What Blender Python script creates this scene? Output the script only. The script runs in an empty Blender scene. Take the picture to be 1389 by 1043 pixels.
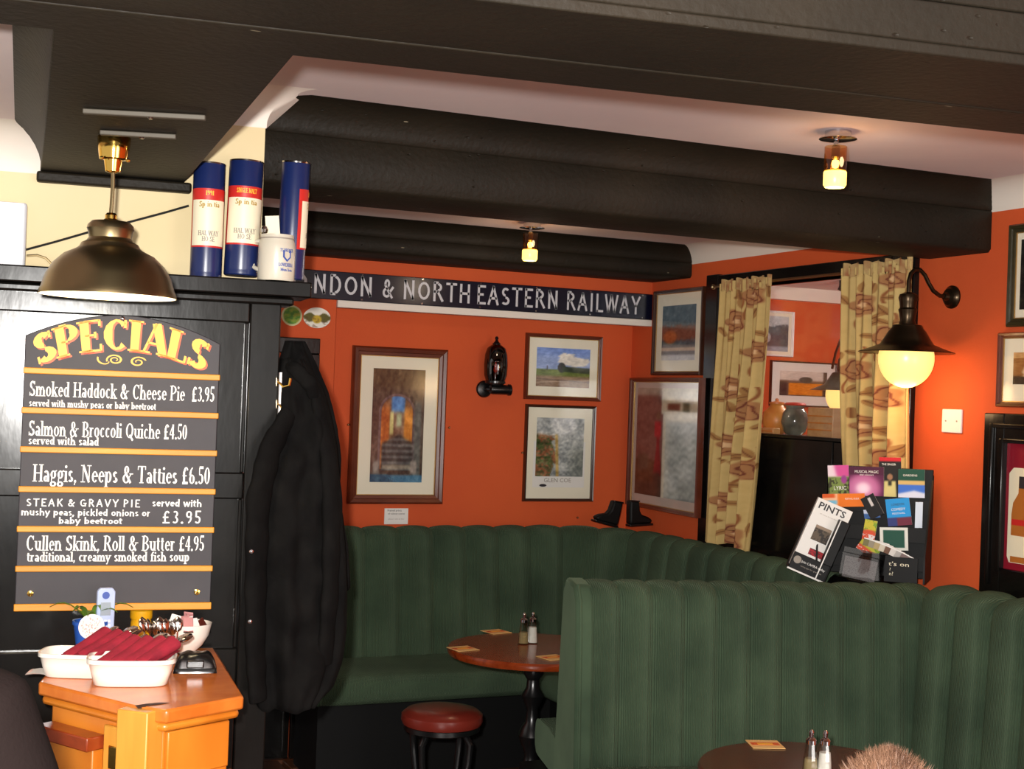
import bpy, bmesh, math, random
import numpy as np
from mathutils import Vector, Matrix
random.seed(7); rng = np.random.default_rng(7)
SC = bpy.context.scene; COL = SC.collection
PI = math.pi; R = math.radians

def lin(r, g=None, b=None):
    if g is None: r, g, b = r
    f = lambda v: (v/255/12.92) if v/255 <= .04045 else ((v/255+.055)/1.055)**2.4
    return (f(r), f(g), f(b), 1)

# ------------------------------------------------------------------ camera
EYE = Vector((0, 0, 1.65)); FPX = 1900.0
yaw, pit, rol = R(24.294), R(.481), R(2.106)
FW = Vector((math.sin(yaw)*math.cos(pit), math.cos(yaw)*math.cos(pit), math.sin(pit)))
R0 = Vector((math.cos(yaw), -math.sin(yaw), 0)); U0 = R0.cross(FW)
RT = R0*math.cos(rol)+U0*math.sin(rol); UP = U0*math.cos(rol)-R0*math.sin(rol)
cam = bpy.data.objects.new('camera', bpy.data.cameras.new('camera')); COL.objects.link(cam)
cam.matrix_world = Matrix(((RT.x, UP.x, -FW.x, EYE.x), (RT.y, UP.y, -FW.y, EYE.y), (RT.z, UP.z, -FW.z, EYE.z), (0, 0, 0, 1)))
cam.data.sensor_width = 36; cam.data.lens = FPX/1389*36; cam.data.clip_start = .02
SC.camera = cam
SC.view_settings.view_transform = 'Standard'; SC.view_settings.look = 'None'
SC.view_settings.gamma = 1; SC.view_settings.exposure = .42; SC.view_settings.use_curve_mapping = False

# ------------------------------------------------------------------ world and lights
w = bpy.data.worlds.new('world'); SC.world = w; w.use_nodes = True
w.node_tree.nodes['Background'].inputs[0].default_value = (1, .93, .86, 1)
w.node_tree.nodes['Background'].inputs[1].default_value = .6

def light(kind, loc, power, color, size=.1, aim=None, name='light'):
    l = bpy.data.lights.new(name, kind); o = bpy.data.objects.new(name, l); COL.objects.link(o)
    o.location = loc; l.energy = power; l.color = color
    if kind == 'AREA': l.shape = 'DISK'; l.size = size
    elif kind == 'POINT' or kind == 'SPOT': l.shadow_soft_size = size
    if aim is not None: o.rotation_euler = (Vector(aim)-Vector(loc)).to_track_quat('-Z', 'Y').to_euler()
    return o
# the photographer's flash, a hand's breadth up and left of the lens
FLASH = light('AREA', EYE+UP*.07-RT*.06+FW*.02, 125, (1, .97, .93), .05, EYE+FW*5, 'camera_flash')
# soft fill light added behind the photographer, not a known window
light('AREA', (3.0, -3.6, 1.2), 70, (1, .96, .92), 2.2, (2.2, 4, 2.2), 'added_fill')

# ------------------------------------------------------------------ helpers
class MB:
    def __init__(s): s.v = []; s.f = []; s.uv = None
    def add(s, vs, fs):
        b = len(s.v); s.v += [tuple(p) for p in vs]; s.f += [tuple(b+i for i in f) for f in fs]; return s
    def box(s, x0, x1, y0, y1, z0, z1, m=None):
        vs = [Vector((x, y, z)) for z in (z0, z1) for y in (y0, y1) for x in (x0, x1)]
        if m is not None: vs = [m @ v for v in vs]
        return s.add(vs, [(0, 2, 3, 1), (4, 5, 7, 6), (0, 1, 5, 4), (1, 3, 7, 5), (3, 2, 6, 7), (2, 0, 4, 6)])
    def prism(s, poly, a, b, f):
        """poly: 2D points; f(p, t) -> 3D"""
        n = len(poly); vs = [f(p, a) for p in poly]+[f(p, b) for p in poly]
        fs = [(i, (i+1) % n, n+(i+1) % n, n+i) for i in range(n)]+[tuple(range(n))[::-1], tuple(range(n, 2*n))]
        return s.add(vs, fs)
    def lathe(s, prof, c=(0, 0, 0), n=28, m=None, cap=True, sx=1, sy=1):
        vs = []; k = len(prof)
        for r, z in prof:
            for i in range(n):
                a = 2*PI*i/n; v = Vector((r*math.cos(a)*sx, r*math.sin(a)*sy, z))
                if m is not None: v = m @ v
                vs.append(v+Vector(c))
        fs = [(j*n+i, j*n+(i+1) % n, (j+1)*n+(i+1) % n, (j+1)*n+i) for j in range(k-1) for i in range(n)]
        if cap: fs += [tuple(range(n))[::-1], tuple((k-1)*n+i for i in range(n))]
        return s.add(vs, fs)
    def tube(s, pts, r, n=8, cap=True, flat=1):
        pts = [Vector(p) for p in pts]; k = len(pts); rs = r if hasattr(r, '__len__') else [r]*k; vs = []
        prev = None
        for i, p in enumerate(pts):
            d = (pts[min(i+1, k-1)]-pts[max(i-1, 0)]).normalized()
            if prev is None: a = d.orthogonal().normalized()
            else: a = (prev-d*prev.dot(d)).normalized()
            prev = a; b = d.cross(a)
            for j in range(n):
                t = 2*PI*j/n; vs.append(p+a*math.cos(t)*rs[i]+b*math.sin(t)*rs[i]*flat)
        fs = [(j*n+i, j*n+(i+1) % n, (j+1)*n+(i+1) % n, (j+1)*n+i) for j in range(k-1) for i in range(n)]
        if cap: fs += [tuple(range(n))[::-1], tuple((k-1)*n+i for i in range(n))]
        return s.add(vs, fs)
    def grid(s, nu, nv, f, closeu=False):
        b = len(s.v)
        for j in range(nv+1):
            for i in range(nu+(0 if closeu else 1)):
                s.v.append(tuple(f(i/nu, j/nv)))
        m = nu if closeu else nu+1
        for j in range(nv):
            for i in range(nu):
                i2 = (i+1) % m if closeu else i+1
                s.f.append((b+j*m+i, b+j*m+i2, b+(j+1)*m+i2, b+(j+1)*m+i))
        return s
    def build(s, name, mat, parent=None, bevel=0, ang=35, sub=0, uv=None, fix=True):
        me = bpy.data.meshes.new(name); me.from_pydata(s.v, [], s.f)
        if fix:
            bm = bmesh.new(); bm.from_mesh(me); bmesh.ops.recalc_face_normals(bm, faces=bm.faces); bm.to_mesh(me); bm.free()
        if uv is not None:
            l = me.uv_layers.new(name='UVMap'); idx = np.zeros(len(me.loops), int); me.loops.foreach_get('vertex_index', idx)
            l.data.foreach_set('uv', np.array(uv, float)[idx].ravel())
        me.shade_smooth()
        if ang < 180: me.set_sharp_from_angle(angle=R(ang))
        if mat: me.materials.append(mat)
        o = bpy.data.objects.new(name, me); COL.objects.link(o)
        if parent is not None: o.parent = parent
        if bevel:
            b = o.modifiers.new('bevel', 'BEVEL'); b.width = bevel; b.segments = 2; b.limit_method = 'ANGLE'; b.angle_limit = R(40)
        if sub:
            b = o.modifiers.new('sub', 'SUBSURF'); b.levels = sub; b.render_levels = sub
        return o

def tag(o, label=None, cat=None, group=None, kind=None):
    if label: o['label'] = label
    if cat: o['category'] = cat
    if group: o['group'] = group
    if kind: o['kind'] = kind
    return o
def thing(name, label, cat, loc=(0, 0, 0), rz=0, group=None):
    o = bpy.data.objects.new(name, None); COL.objects.link(o); o.empty_display_size = .05
    o.location = loc; o.rotation_euler = (0, 0, rz)
    return tag(o, label, cat, group)
def struct(o, label=None): return tag(o, label, None, None, 'structure')
def dup(root, loc=None, rz=None, label=None):
    r = root.copy(); COL.objects.link(r)
    if loc is not None: r.location = loc
    if rz is not None: r.rotation_euler = (0, 0, rz)
    if label: r['label'] = label
    for ch in list(root.children):
        c = ch.copy(); COL.objects.link(c); c.parent = r
        for g in list(ch.children):
            d = g.copy(); COL.objects.link(d); d.parent = c
    return r

class Plane:
    """vertical plane: local x runs right, local y into the wall, z up; rz turns it"""
    def __init__(s, O, rz):
        s.O = Vector((O[0], O[1], 0)); s.rz = rz
        s.e = Vector((math.cos(rz), math.sin(rz), 0)); s.i = Vector((-math.sin(rz), math.cos(rz), 0))
    def uv(s, px, py, off=0):
        d = FW+RT*((px-694.5)/FPX)-UP*((py-521.5)/FPX)
        t = (s.O-s.i*off-EYE).dot(s.i)/d.dot(s.i); p = EYE+d*t-s.O
        return p.dot(s.e), (EYE+d*t).z
    def pt(s, u, z, off=0): return s.O+s.e*u-s.i*off+Vector((0, 0, z))
    def rect(s, pts, off=0):
        q = [s.uv(x, y, off) for x, y in pts]   # TL TR BR BL
        return ((q[0][0]+q[3][0])/2, (q[1][0]+q[2][0])/2, (q[2][1]+q[3][1])/2, (q[0][1]+q[1][1])/2)
def onz(px, py, z):
    d = FW+RT*((px-694.5)/FPX)-UP*((py-521.5)/FPX); return EYE+d*((z-EYE.z)/d.z)

XR, YB = 3.51, 6.3
TH = R(-6.5)
BACK = Plane((0, YB), 0); BULK = Plane((0, 6.11), 0); RIGHT = Plane((XR, 0), -PI/2); PART = Plane((.94, 3.6), TH)

# ------------------------------------------------------------------ materials
def mat(name, col, rough=.5, metal=0, spec=.5, bump=None, vary=None, coat=0, emis=None, estr=0, extra=None):
    m = bpy.data.materials.new(name); m.use_nodes = True; nt = m.node_tree; p = nt.nodes['Principled BSDF']
    p.inputs['Base Color'].default_value = lin(col); p.inputs['Roughness'].default_value = rough
    p.inputs['Metallic'].default_value = metal; p.inputs['Specular IOR Level'].default_value = spec
    p.inputs['Coat Weight'].default_value = coat; p.inputs['Coat Roughness'].default_value = .12
    if emis: p.inputs['Emission Color'].default_value = lin(emis); p.inputs['Emission Strength'].default_value = estr
    tc = nt.nodes.new('ShaderNodeTexCoord')
    if vary:   # (scale, second colour, stretch)
        n = nt.nodes.new('ShaderNodeTexNoise'); n.inputs['Scale'].default_value = vary[0]; n.inputs['Detail'].default_value = 6
        mp = nt.nodes.new('ShaderNodeMapping'); mp.inputs['Scale'].default_value = vary[2] if len(vary) > 2 else (1, 1, 1)
        nt.links.new(tc.outputs['Object'], mp.inputs[0]); nt.links.new(mp.outputs[0], n.inputs[0])
        r = nt.nodes.new('ShaderNodeValToRGB'); r.color_ramp.elements[0].color = lin(col); r.color_ramp.elements[1].color = lin(vary[1])
        r.color_ramp.elements[0].position = .35; r.color_ramp.elements[1].position = .68
        nt.links.new(n.outputs[0], r.inputs[0]); nt.links.new(r.outputs[0], p.inputs['Base Color'])
    if bump:   # (scale, strength, distance, stretch)
        n = nt.nodes.new('ShaderNodeTexNoise'); n.inputs['Scale'].default_value = bump[0]; n.inputs['Detail'].default_value = 4
        mp = nt.nodes.new('ShaderNodeMapping'); mp.inputs['Scale'].default_value = bump[3] if len(bump) > 3 else (1, 1, 1)
        nt.links.new(tc.outputs['Object'], mp.inputs[0]); nt.links.new(mp.outputs[0], n.inputs[0])
        b = nt.nodes.new('ShaderNodeBump'); b.inputs['Strength'].default_value = bump[1]; b.inputs['Distance'].default_value = bump[2]
        nt.links.new(n.outputs[0], b.inputs['Height']); nt.links.new(b.outputs[0], p.inputs['Normal'])
    return m

def mat_beam():
    m = mat('beam_paint', (25, 21, 14), .58, spec=.22, vary=(3, (34, 28, 19)), bump=(60, .5, .004))
    nt = m.node_tree; p = nt.nodes['Principled BSDF']; tc = nt.nodes.new('ShaderNodeTexCoord')
    v = nt.nodes.new('ShaderNodeTexVoronoi'); v.inputs['Scale'].default_value = 22; nt.links.new(tc.outputs['Object'], v.inputs[0])
    mp = nt.nodes.new('ShaderNodeMapping'); mp.inputs['Scale'].default_value = (1, 2.2, 2); nt.links.new(tc.outputs['Object'], mp.inputs[0]); nt.links.new(mp.outputs[0], v.inputs[0])
    n = nt.nodes.new('ShaderNodeTexNoise'); n.inputs['Scale'].default_value = 5; nt.links.new(tc.outputs['Object'], n.inputs[0])
    r = nt.nodes.new('ShaderNodeMapRange'); r.inputs[1].default_value = .0; r.inputs[2].default_value = .13; r.inputs[3].default_value = 1; r.inputs[4].default_value = 0
    nt.links.new(v.outputs['Distance'], r.inputs[0])
    mu = nt.nodes.new('ShaderNodeMath'); mu.operation = 'MULTIPLY'; nt.links.new(r.outputs[0], mu.inputs[0])
    g = nt.nodes.new('ShaderNodeMath'); g.operation = 'GREATER_THAN'; g.inputs[1].default_value = .53; nt.links.new(n.outputs[0], g.inputs[0]); nt.links.new(g.outputs[0], mu.inputs[1])
    b = [x for x in nt.nodes if x.type == 'BUMP'][0]
    v2 = nt.nodes.new('ShaderNodeTexVoronoi'); v2.inputs['Scale'].default_value = 13; mp2 = nt.nodes.new('ShaderNodeMapping'); mp2.inputs['Scale'].default_value = (.45, 1.6, 1.6)
    nt.links.new(tc.outputs['Object'], mp2.inputs[0]); nt.links.new(mp2.outputs[0], v2.inputs[0])
    r2 = nt.nodes.new('ShaderNodeMath'); r2.operation = 'LESS_THAN'; r2.inputs[1].default_value = .05; nt.links.new(v2.outputs['Distance'], r2.inputs[0])
    r3 = nt.nodes.new('ShaderNodeSeparateColor'); nt.links.new(v2.outputs['Color'], r3.inputs[0]); r4 = nt.nodes.new('ShaderNodeMath'); r4.operation = 'GREATER_THAN'; r4.inputs[1].default_value = .7; nt.links.new(r3.outputs[0], r4.inputs[0])
    r5 = nt.nodes.new('ShaderNodeMath'); r5.operation = 'MULTIPLY'; nt.links.new(r2.outputs[0], r5.inputs[0]); nt.links.new(r4.outputs[0], r5.inputs[1])
    cm = nt.nodes.new('ShaderNodeMix'); cm.data_type = 'RGBA'; cm.inputs[7].default_value = lin(120, 112, 92); nt.links.new(r5.outputs[0], cm.inputs[0]); nt.links.new(p.inputs['Base Color'].links[0].from_socket, cm.inputs[6]); nt.links.new(cm.outputs[2], p.inputs['Base Color'])  # sparse pale flecks: glints off the embossed surface, painted into the base colour
    b2 = nt.nodes.new('ShaderNodeBump'); b2.inputs['Strength'].default_value = .8; b2.inputs['Distance'].default_value = .004; b2.invert = True
    nt.links.new(mu.outputs[0], b2.inputs['Height']); nt.links.new(b.outputs[0], b2.inputs['Normal']); nt.links.new(b2.outputs[0], p.inputs['Normal'])
    return m
def mat_wood(name, c1, c2, rough, stretch=(1, 12, 12), coat=.3, scale=3):
    return mat(name, c1, rough, vary=(scale, c2, stretch), coat=coat, bump=(scale*3, .15, .002, stretch))
def mat_cord():
    m = mat('green_corduroy', (52, 68, 52), .85, spec=.12, vary=(4, (70, 88, 67)))
    nt = m.node_tree; p = nt.nodes['Principled BSDF']
    p.inputs['Sheen Weight'].default_value = .35; p.inputs['Sheen Roughness'].default_value = .4; p.inputs['Sheen Tint'].default_value = lin(150, 172, 140)
    uv = nt.nodes.new('ShaderNodeUVMap'); wv = nt.nodes.new('ShaderNodeTexWave'); wv.inputs['Scale'].default_value = 1
    wv.bands_direction = 'X'; mp = nt.nodes.new('ShaderNodeMapping'); mp.inputs['Scale'].default_value = (48, 0, 1); wv.inputs['Distortion'].default_value = .15
    nt.links.new(uv.outputs[0], mp.inputs[0]); nt.links.new(mp.outputs[0], wv.inputs[0])
    b = nt.nodes.new('ShaderNodeBump'); b.inputs['Strength'].default_value = .9; b.inputs['Distance'].default_value = .004
    nt.links.new(wv.outputs[1], b.inputs['Height']); nt.links.new(b.outputs[0], p.inputs['Normal'])
    return m
def mat_glass(name, tint=(255, 255, 255), gloss=.09, rough=.02):
    m = bpy.data.materials.new(name); m.use_nodes = True; nt = m.node_tree; nt.nodes.clear()
    o = nt.nodes.new('ShaderNodeOutputMaterial'); mx = nt.nodes.new('ShaderNodeMixShader'); t = nt.nodes.new('ShaderNodeBsdfTransparent'); g = nt.nodes.new('ShaderNodeBsdfGlossy')
    t.inputs[0].default_value = lin(tint); g.inputs['Roughness'].default_value = rough
    ge = nt.nodes.new('ShaderNodeNewGeometry'); dt = nt.nodes.new('ShaderNodeVectorMath'); dt.operation = 'DOT_PRODUCT'
    nt.links.new(ge.outputs['Incoming'], dt.inputs[0]); nt.links.new(ge.outputs['Normal'], dt.inputs[1])
    def mth(op, a, b=None):
        n = nt.nodes.new('ShaderNodeMath'); n.operation = op; nt.links.new(a, n.inputs[0]) if not isinstance(a, (int, float)) else setattr(n.inputs[0], 'default_value', a)
        if b is not None: nt.links.new(b, n.inputs[1]) if not isinstance(b, (int, float)) else setattr(n.inputs[1], 'default_value', b)
        return n.outputs[0]
    x = mth('POWER', mth('SUBTRACT', 1.0, mth('ABSOLUTE', dt.outputs['Value'])), 5.0)
    ad = mth('ADD', mth('MULTIPLY', x, .9), gloss)
    nt.links.new(ad, mx.inputs[0]); nt.links.new(t.outputs[0], mx.inputs[1]); nt.links.new(g.outputs[0], mx.inputs[2]); nt.links.new(mx.outputs[0], o.inputs[0])
    return m
def mat_print(name='print', rough=.6, sheen=0):
    m = bpy.data.materials.new(name); m.use_nodes = True; nt = m.node_tree; p = nt.nodes['Principled BSDF']
    a = nt.nodes.new('ShaderNodeAttribute'); a.attribute_name = 'Col'; nt.links.new(a.outputs[0], p.inputs['Base Color']); p.inputs['Roughness'].default_value = rough
    p.inputs['Specular IOR Level'].default_value = .3
    return m
BEAM = mat_beam()
BLACKW = mat('black_gloss_paint', (10, 9, 8), .19, spec=.33, bump=(14, .2, .004, (1, 1, .35)), vary=(6, (24, 22, 20)))
BLACKP = mat('black_paint', (10, 10, 10), .55, spec=.25)
BLACKM = mat('black_iron', (14, 14, 15), .28, spec=.6)
ORANGE = mat('orange_wall_paint', (212, 92, 46), .75, spec=.25, vary=(1.6, (200, 82, 44)), bump=(90, .25, .002))
CREAM = mat('cream_wall_paint', (216, 196, 150), .7, vary=(2, (224, 206, 164)))
WHITE = mat('white_ceiling_paint', (226, 208, 206), .75, vary=(2.5, (234, 218, 214)), bump=(8, .2, .004))
COVE = mat('white_coving_paint', (232, 222, 210), .6)
CORD = mat_cord()
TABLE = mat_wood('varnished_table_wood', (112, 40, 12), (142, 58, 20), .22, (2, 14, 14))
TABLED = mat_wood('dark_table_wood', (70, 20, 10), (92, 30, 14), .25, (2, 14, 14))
PINE = mat_wood('honey_pine', (196, 108, 26), (216, 132, 40), .35, (2, 2, .5))
PINEY = mat_wood('yellow_pine', (226, 160, 60), (212, 140, 44), .4, (6, 6, .6))
FLOORM = mat_wood('floor_board_wood', (92, 52, 28), (70, 38, 22), .4, (1, 10, 1))
FRAMEW = mat_wood('mahogany_frame_wood', (86, 36, 20), (104, 46, 26), .3, (3, 3, 3))
FRAMED = mat_wood('dark_frame_wood', (50, 26, 16), (66, 36, 22), .3, (3, 3, 3))
GILT = mat('gilt_edge', (190, 150, 90), .35, .6)
MOUNT = mat('picture_mount_card', (238, 232, 210), .8)
PAPER = mat('white_paper', (232, 230, 224), .6)
GLASS = mat_glass('picture_glass', gloss=.07, rough=.12)
PRINT = mat_print(); FABP = mat_print('printed_fabric', .85)
CHALK = mat('chalkboard_grey', (46, 42, 46), .6, vary=(9, (54, 50, 54)))
BARW = mat_wood('ochre_batten', (206, 128, 20), (222, 146, 32), .5, (1, 9, 9), coat=0)
LETW = mat('white_lettering', (240, 238, 232), .6)
LETY = mat('yellow_lettering', (250, 186, 58), .5)
LETR = mat('red_orange_lettering', (222, 84, 26), .5)
BRASS = mat('antique_brass', (150, 132, 98), .34, 1)
BRASSP = mat('polished_brass', (220, 180, 90), .12, 1)
BRONZE = mat('dark_bronze', (58, 46, 32), .3, .85)
CHROME = mat('chrome', (200, 200, 205), .08, 1)
STEEL = mat('stainless_steel', (205, 200, 195), .15, 1)
NAVY = mat('navy_enamel', (12, 14, 34), .25, spec=.5)
NAVYT = mat('navy_tube_card', (22, 36, 84), .3, spec=.6)
RED = mat('red_print', (196, 40, 34), .4)
CREAML = mat('cream_label_print', (236, 226, 196), .45)
GREYT = mat('grey_print', (150, 140, 128), .6)
DARKT = mat('dark_print', (40, 36, 40), .6)
STONEW = mat('stoneware', (206, 198, 180), .3)
BLUEP = mat('blue_print', (60, 84, 160), .4)
GREYP = mat('pale_grey_plastic', (206, 208, 212), .4)
WHITEP = mat('white_plastic', (232, 226, 224), .35)
CERAM = mat('white_ceramic', (238, 232, 220), .15, coat=.5)
NAPKIN = mat('crimson_paper_napkin', (150, 20, 44), .85, vary=(20, (112, 12, 32)), bump=(60, .3, .003))
COATM = mat('black_coat_cloth', (12, 11, 11), .9, spec=.08, vary=(12, (20, 19, 18)), bump=(14, .6, .012))
JACKET = mat('dark_brown_jacket_cloth', (24, 18, 17), .95, spec=.05, bump=(200, .4, .002))
LEATHER = mat('oxblood_vinyl', (112, 36, 26), .3, coat=.3)
SKIN = mat('skin', (206, 150, 124), .55)
HAIR = mat('auburn_hair', (84, 56, 40), .6, vary=(30, (120, 88, 66)))
GLOW = mat('opal_lamp_glass', (255, 214, 140), .3, emis=(255, 214, 120), estr=.8)
BULB = mat('lit_bulb', (255, 240, 200), .3, emis=(255, 220, 140), estr=7)
SHADEW = mat('white_enamel_lining', (250, 240, 220), .4, emis=(255, 236, 205), estr=.35)
AMBER = mat_glass('clear_amber_glass', (250, 200, 130), .16)
CLEAR = mat_glass('clear_glass', (240, 240, 236), .12)
SMOKE = mat_glass('dark_ruby_glass', (70, 34, 34), .12)
ACRYL = mat_glass('clear_acrylic', (215, 215, 215), .1)
BLUEPOT = mat('blue_plastic', (40, 88, 178), .35)
LEAF = mat('leaf_green', (96, 130, 40), .5)
MUST = mat('mustard_yellow', (216, 158, 22), .3)
GREENT = mat('soil', (110, 84, 44), .9)

# ------------------------------------------------------------------ lettering
def _g():
    K, N = 'K', 'N'
    L = lambda a, b, c, d, w=K: ('L', a, b, c, d, w)
    A = lambda cx, cy, rx, ry, a, b: ('A', cx, cy, rx, ry, a, b)
    S = lambda x, y, h=.11: ('S', x, y, h)
    st = lambda x, h=1: [L(x, 0, x, h), S(x, 0), S(x, h)]
    G = {}
    G['A'] = (.74, [L(.08, 0, .36, 1, N), L(.36, 1, .64, 0), L(.18, .34, .54, .34, N), S(.08, 0), S(.64, 0)])
    G['B'] = (.66, st(.15)+[A(.32, .76, .2, .24, -90, 90), A(.34, .26, .24, .26, -90, 90), L(.15, 1, .32, 1, N), L(.15, .51, .33, .51, N), L(.15, 0, .34, 0, N)])
    G['C'] = (.7, [A(.38, .5, .3, .5, 48, 312), ('Q', .59, .98, .59, .72)])
    G['D'] = (.74, st(.15)+[A(.34, .5, .3, .5, -90, 90), L(.15, 1, .34, 1, N), L(.15, 0, .34, 0, N)])
    G['E'] = (.62, st(.15)+[L(.15, .98, .54, .98, N), L(.15, .52, .42, .52, N), L(.15, .02, .56, .02, N), ('Q', .54, 1, .54, .8), ('Q', .56, 0, .56, .22), ('Q', .42, .62, .42, .42)])
    G['G'] = (.76, [A(.38, .5, .3, .5, 48, 300), L(.6, .45, .6, .05), L(.44, .45, .7, .45, N)])
    G['H'] = (.76, st(.15)+st(.61)+[L(.15, .5, .61, .5, N)])
    G['I'] = (.34, st(.17))
    G['K'] = (.74, st(.15)+[L(.2, .42, .58, 1, N), L(.3, .56, .62, 0), S(.58, 1, .09), S(.64, 0)])
    G['L'] = (.58, st(.15)+[L(.15, .02, .54, .02, N), ('Q', .54, 0, .54, .24)])
    G['M'] = (.86, [L(.14, 0, .14, 1, N), L(.14, 1, .42, .1), L(.42, .1, .7, 1, N), L(.7, 0, .7, 1), S(.14, 0), S(.7, 0), S(.1, 1, .07), S(.74, 1, .07)])
    G['N'] = (.76, [L(.14, 0, .14, 1, N), L(.14, 1, .6, 0), L(.6, 0, .6, 1, N), S(.14, 0), S(.1, 1, .08), S(.6, 1)])
    G['O'] = (.78, [A(.39, .5, .31, .5, 0, 360)])
    G['P'] = (.64, st(.15)+[A(.33, .73, .23, .27, -90, 90), L(.15, 1, .33, 1, N), L(.15, .46, .33, .46, N)])
    G['Q'] = (.8, [A(.39, .5, .31, .5, 0, 360), L(.4, .22, .7, -.16)])
    G['R'] = (.72, st(.15)+[A(.33, .75, .22, .25, -90, 90), L(.15, 1, .33, 1, N), L(.15, .5, .33, .5, N), L(.34, .5, .62, 0), S(.64, 0, .08)])
    G['S'] = (.6, [A(.3, .74, .2, .26, 35, 270), A(.3, .25, .23, .25, 90, -145), ('Q', .48, .98, .48, .76), ('Q', .08, .02, .08, .26)])
    G['T'] = (.68, [L(.34, 0, .34, 1), S(.34, 0), L(.06, .98, .62, .98, N), ('Q', .06, 1, .06, .78), ('Q', .62, 1, .62, .78)])
    G['V'] = (.72, [L(.08, 1, .36, 0), L(.36, 0, .64, 1, N), S(.1, 1), S(.62, 1)])
    G['W'] = (1.0, [L(.08, 1, .28, 0), L(.28, 0, .5, 1, N), L(.5, 1, .72, 0), L(.72, 0, .92, 1, N), S(.08, 1), S(.92, 1)])
    G['Y'] = (.7, [L(.08, 1, .35, .45), L(.62, 1, .35, .45, N), L(.35, .45, .35, 0), S(.1, 1), S(.6, 1), S(.35, 0)])
    G['a'] = (.5, [A(.21, .18, .14, .18, 0, 360), L(.38, 0, .38, .46), A(.23, .46, .15, .2, 0, 150)])
    G['b'] = (.56, [L(.13, 0, .13, 1), S(.1, 1, .07), A(.3, .33, .18, .33, 0, 360)])
    G['c'] = (.48, [A(.27, .33, .19, .33, 50, 310)])
    G['d'] = (.58, [L(.43, 0, .43, 1), S(.4, 1, .07), S(.47, 0, .05), A(.26, .33, .18, .33, 0, 360)])
    G['e'] = (.5, [A(.27, .33, .19, .33, 0, 315), L(.08, .36, .45, .36, N)])
    G['f'] = (.36, [L(.16, 0, .16, .8), A(.28, .8, .12, .2, 180, 50), L(.03, .64, .32, .64, N), S(.16, 0, .1)])
    G['g'] = (.52, [A(.25, .42, .17, .24, 0, 360), A(.25, -.12, .2, .16, 0, 360), L(.14, .24, .12, .0, N), L(.38, .6, .5, .66, N)])
    G['h'] = (.6, [L(.13, 0, .13, 1), S(.1, 1, .07), S(.13, 0, .1), A(.3, .42, .16, .24, 180, 0), L(.46, .42, .46, 0), S(.46, 0, .1)])
    G['i'] = (.28, [L(.14, 0, .14, .64), S(.14, 0, .1), S(.1, .64, .07), ('D', .14, .88, .09)])
    G['k'] = (.58, [L(.13, 0, .13, 1), S(.1, 1, .07), S(.13, 0, .1), L(.16, .28, .44, .64, N), L(.24, .38, .48, 0), S(.48, 0, .09), S(.44, .64, .08)])
    G['l'] = (.28, [L(.14, 0, .14, 1), S(.14, 0, .1), S(.1, 1, .07)])
    G['m'] = (.88, [L(.13, 0, .13, .64), S(.1, .64, .06), S(.13, 0, .1), A(.28, .42, .15, .24, 180, 0), L(.43, .42, .43, 0), S(.43, 0, .1), A(.58, .42, .15, .24, 180, 0), L(.73, .42, .73, 0), S(.73, 0, .1)])
    G['n'] = (.6, [L(.13, 0, .13, .64), S(.1, .64, .06), S(.13, 0, .1), A(.3, .42, .16, .24, 180, 0), L(.46, .42, .46, 0), S(.46, 0, .1)])
    G['o'] = (.54, [A(.27, .33, .2, .33, 0, 360)])
    G['p'] = (.58, [L(.13, -.28, .13, .64), S(.1, .64, .06), S(.13, -.28, .1), A(.31, .33, .18, .33, 0, 360)])
    G['r'] = (.42, [L(.13, 0, .13, .64), S(.1, .64, .06), S(.13, 0, .1), A(.28, .42, .15, .22, 180, 55)])
    G['s'] = (.44, [A(.22, .49, .13, .17, 30, 270), A(.22, .16, .15, .16, 90, -150)])
    G['t'] = (.36, [L(.15, .12, .15, .86), A(.25, .13, .1, .13, 180, 300), L(.03, .64, .3, .64, N)])
    G['u'] = (.6, [L(.13, .64, .13, .2), A(.29, .2, .16, .2, 180, 360), L(.45, .64, .45, 0), S(.1, .64, .06), S(.42, .64, .06), S(.48, 0, .05)])
    G['v'] = (.52, [L(.07, .64, .26, 0), L(.26, 0, .45, .64, N), S(.08, .64, .08), S(.44, .64, .08)])
    G['w'] = (.76, [L(.07, .64, .22, 0), L(.22, 0, .38, .64, N), L(.38, .64, .54, 0), L(.54, 0, .69, .64, N), S(.08, .64, .08), S(.68, .64, .08)])
    G['y'] = (.54, [L(.07, .64, .27, 0), L(.47, .64, .16, -.28, N), S(.08, .64, .08), S(.46, .64, .08), ('D', .14, -.24, .07)])
    G['q'] = (.58, [L(.43, -.28, .43, .64), S(.43, -.28, .1), A(.26, .33, .18, .33, 0, 360)])
    G['0'] = (.5, [A(.25, .5, .18, .5, 0, 360)])
    G['3'] = (.48, [A(.23, .76, .16, .24, 140, -90), A(.22, .27, .19, .27, 90, -140)])
    G['4'] = (.52, [L(.34, 0, .34, 1), L(.34, 1, .05, .3, N), L(.05, .3, .48, .3, N)])
    G['5'] = (.48, [L(.12, .98, .42, .98), L(.12, .98, .12, .55, N), A(.22, .3, .19, .3, 120, -145)])
    G['6'] = (.5, [A(.26, .28, .18, .28, 0, 360), A(.34, .5, .26, .5, 180, 100)])
    G['9'] = (.5, [A(.24, .72, .18, .28, 0, 360), A(.16, .5, .26, .5, 0, -80)])
    G['8'] = (.5, [A(.25, .75, .15, .25, 0, 360), A(.25, .26, .18, .26, 0, 360)])
    G['1'] = (.32, [L(.16, 0, .16, 1), S(.16, 0, .1)])
    G['2'] = (.48, [A(.23, .72, .17, .28, 160, -30), L(.38, .6, .06, .04, N), L(.06, .04, .44, .04)])
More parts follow.
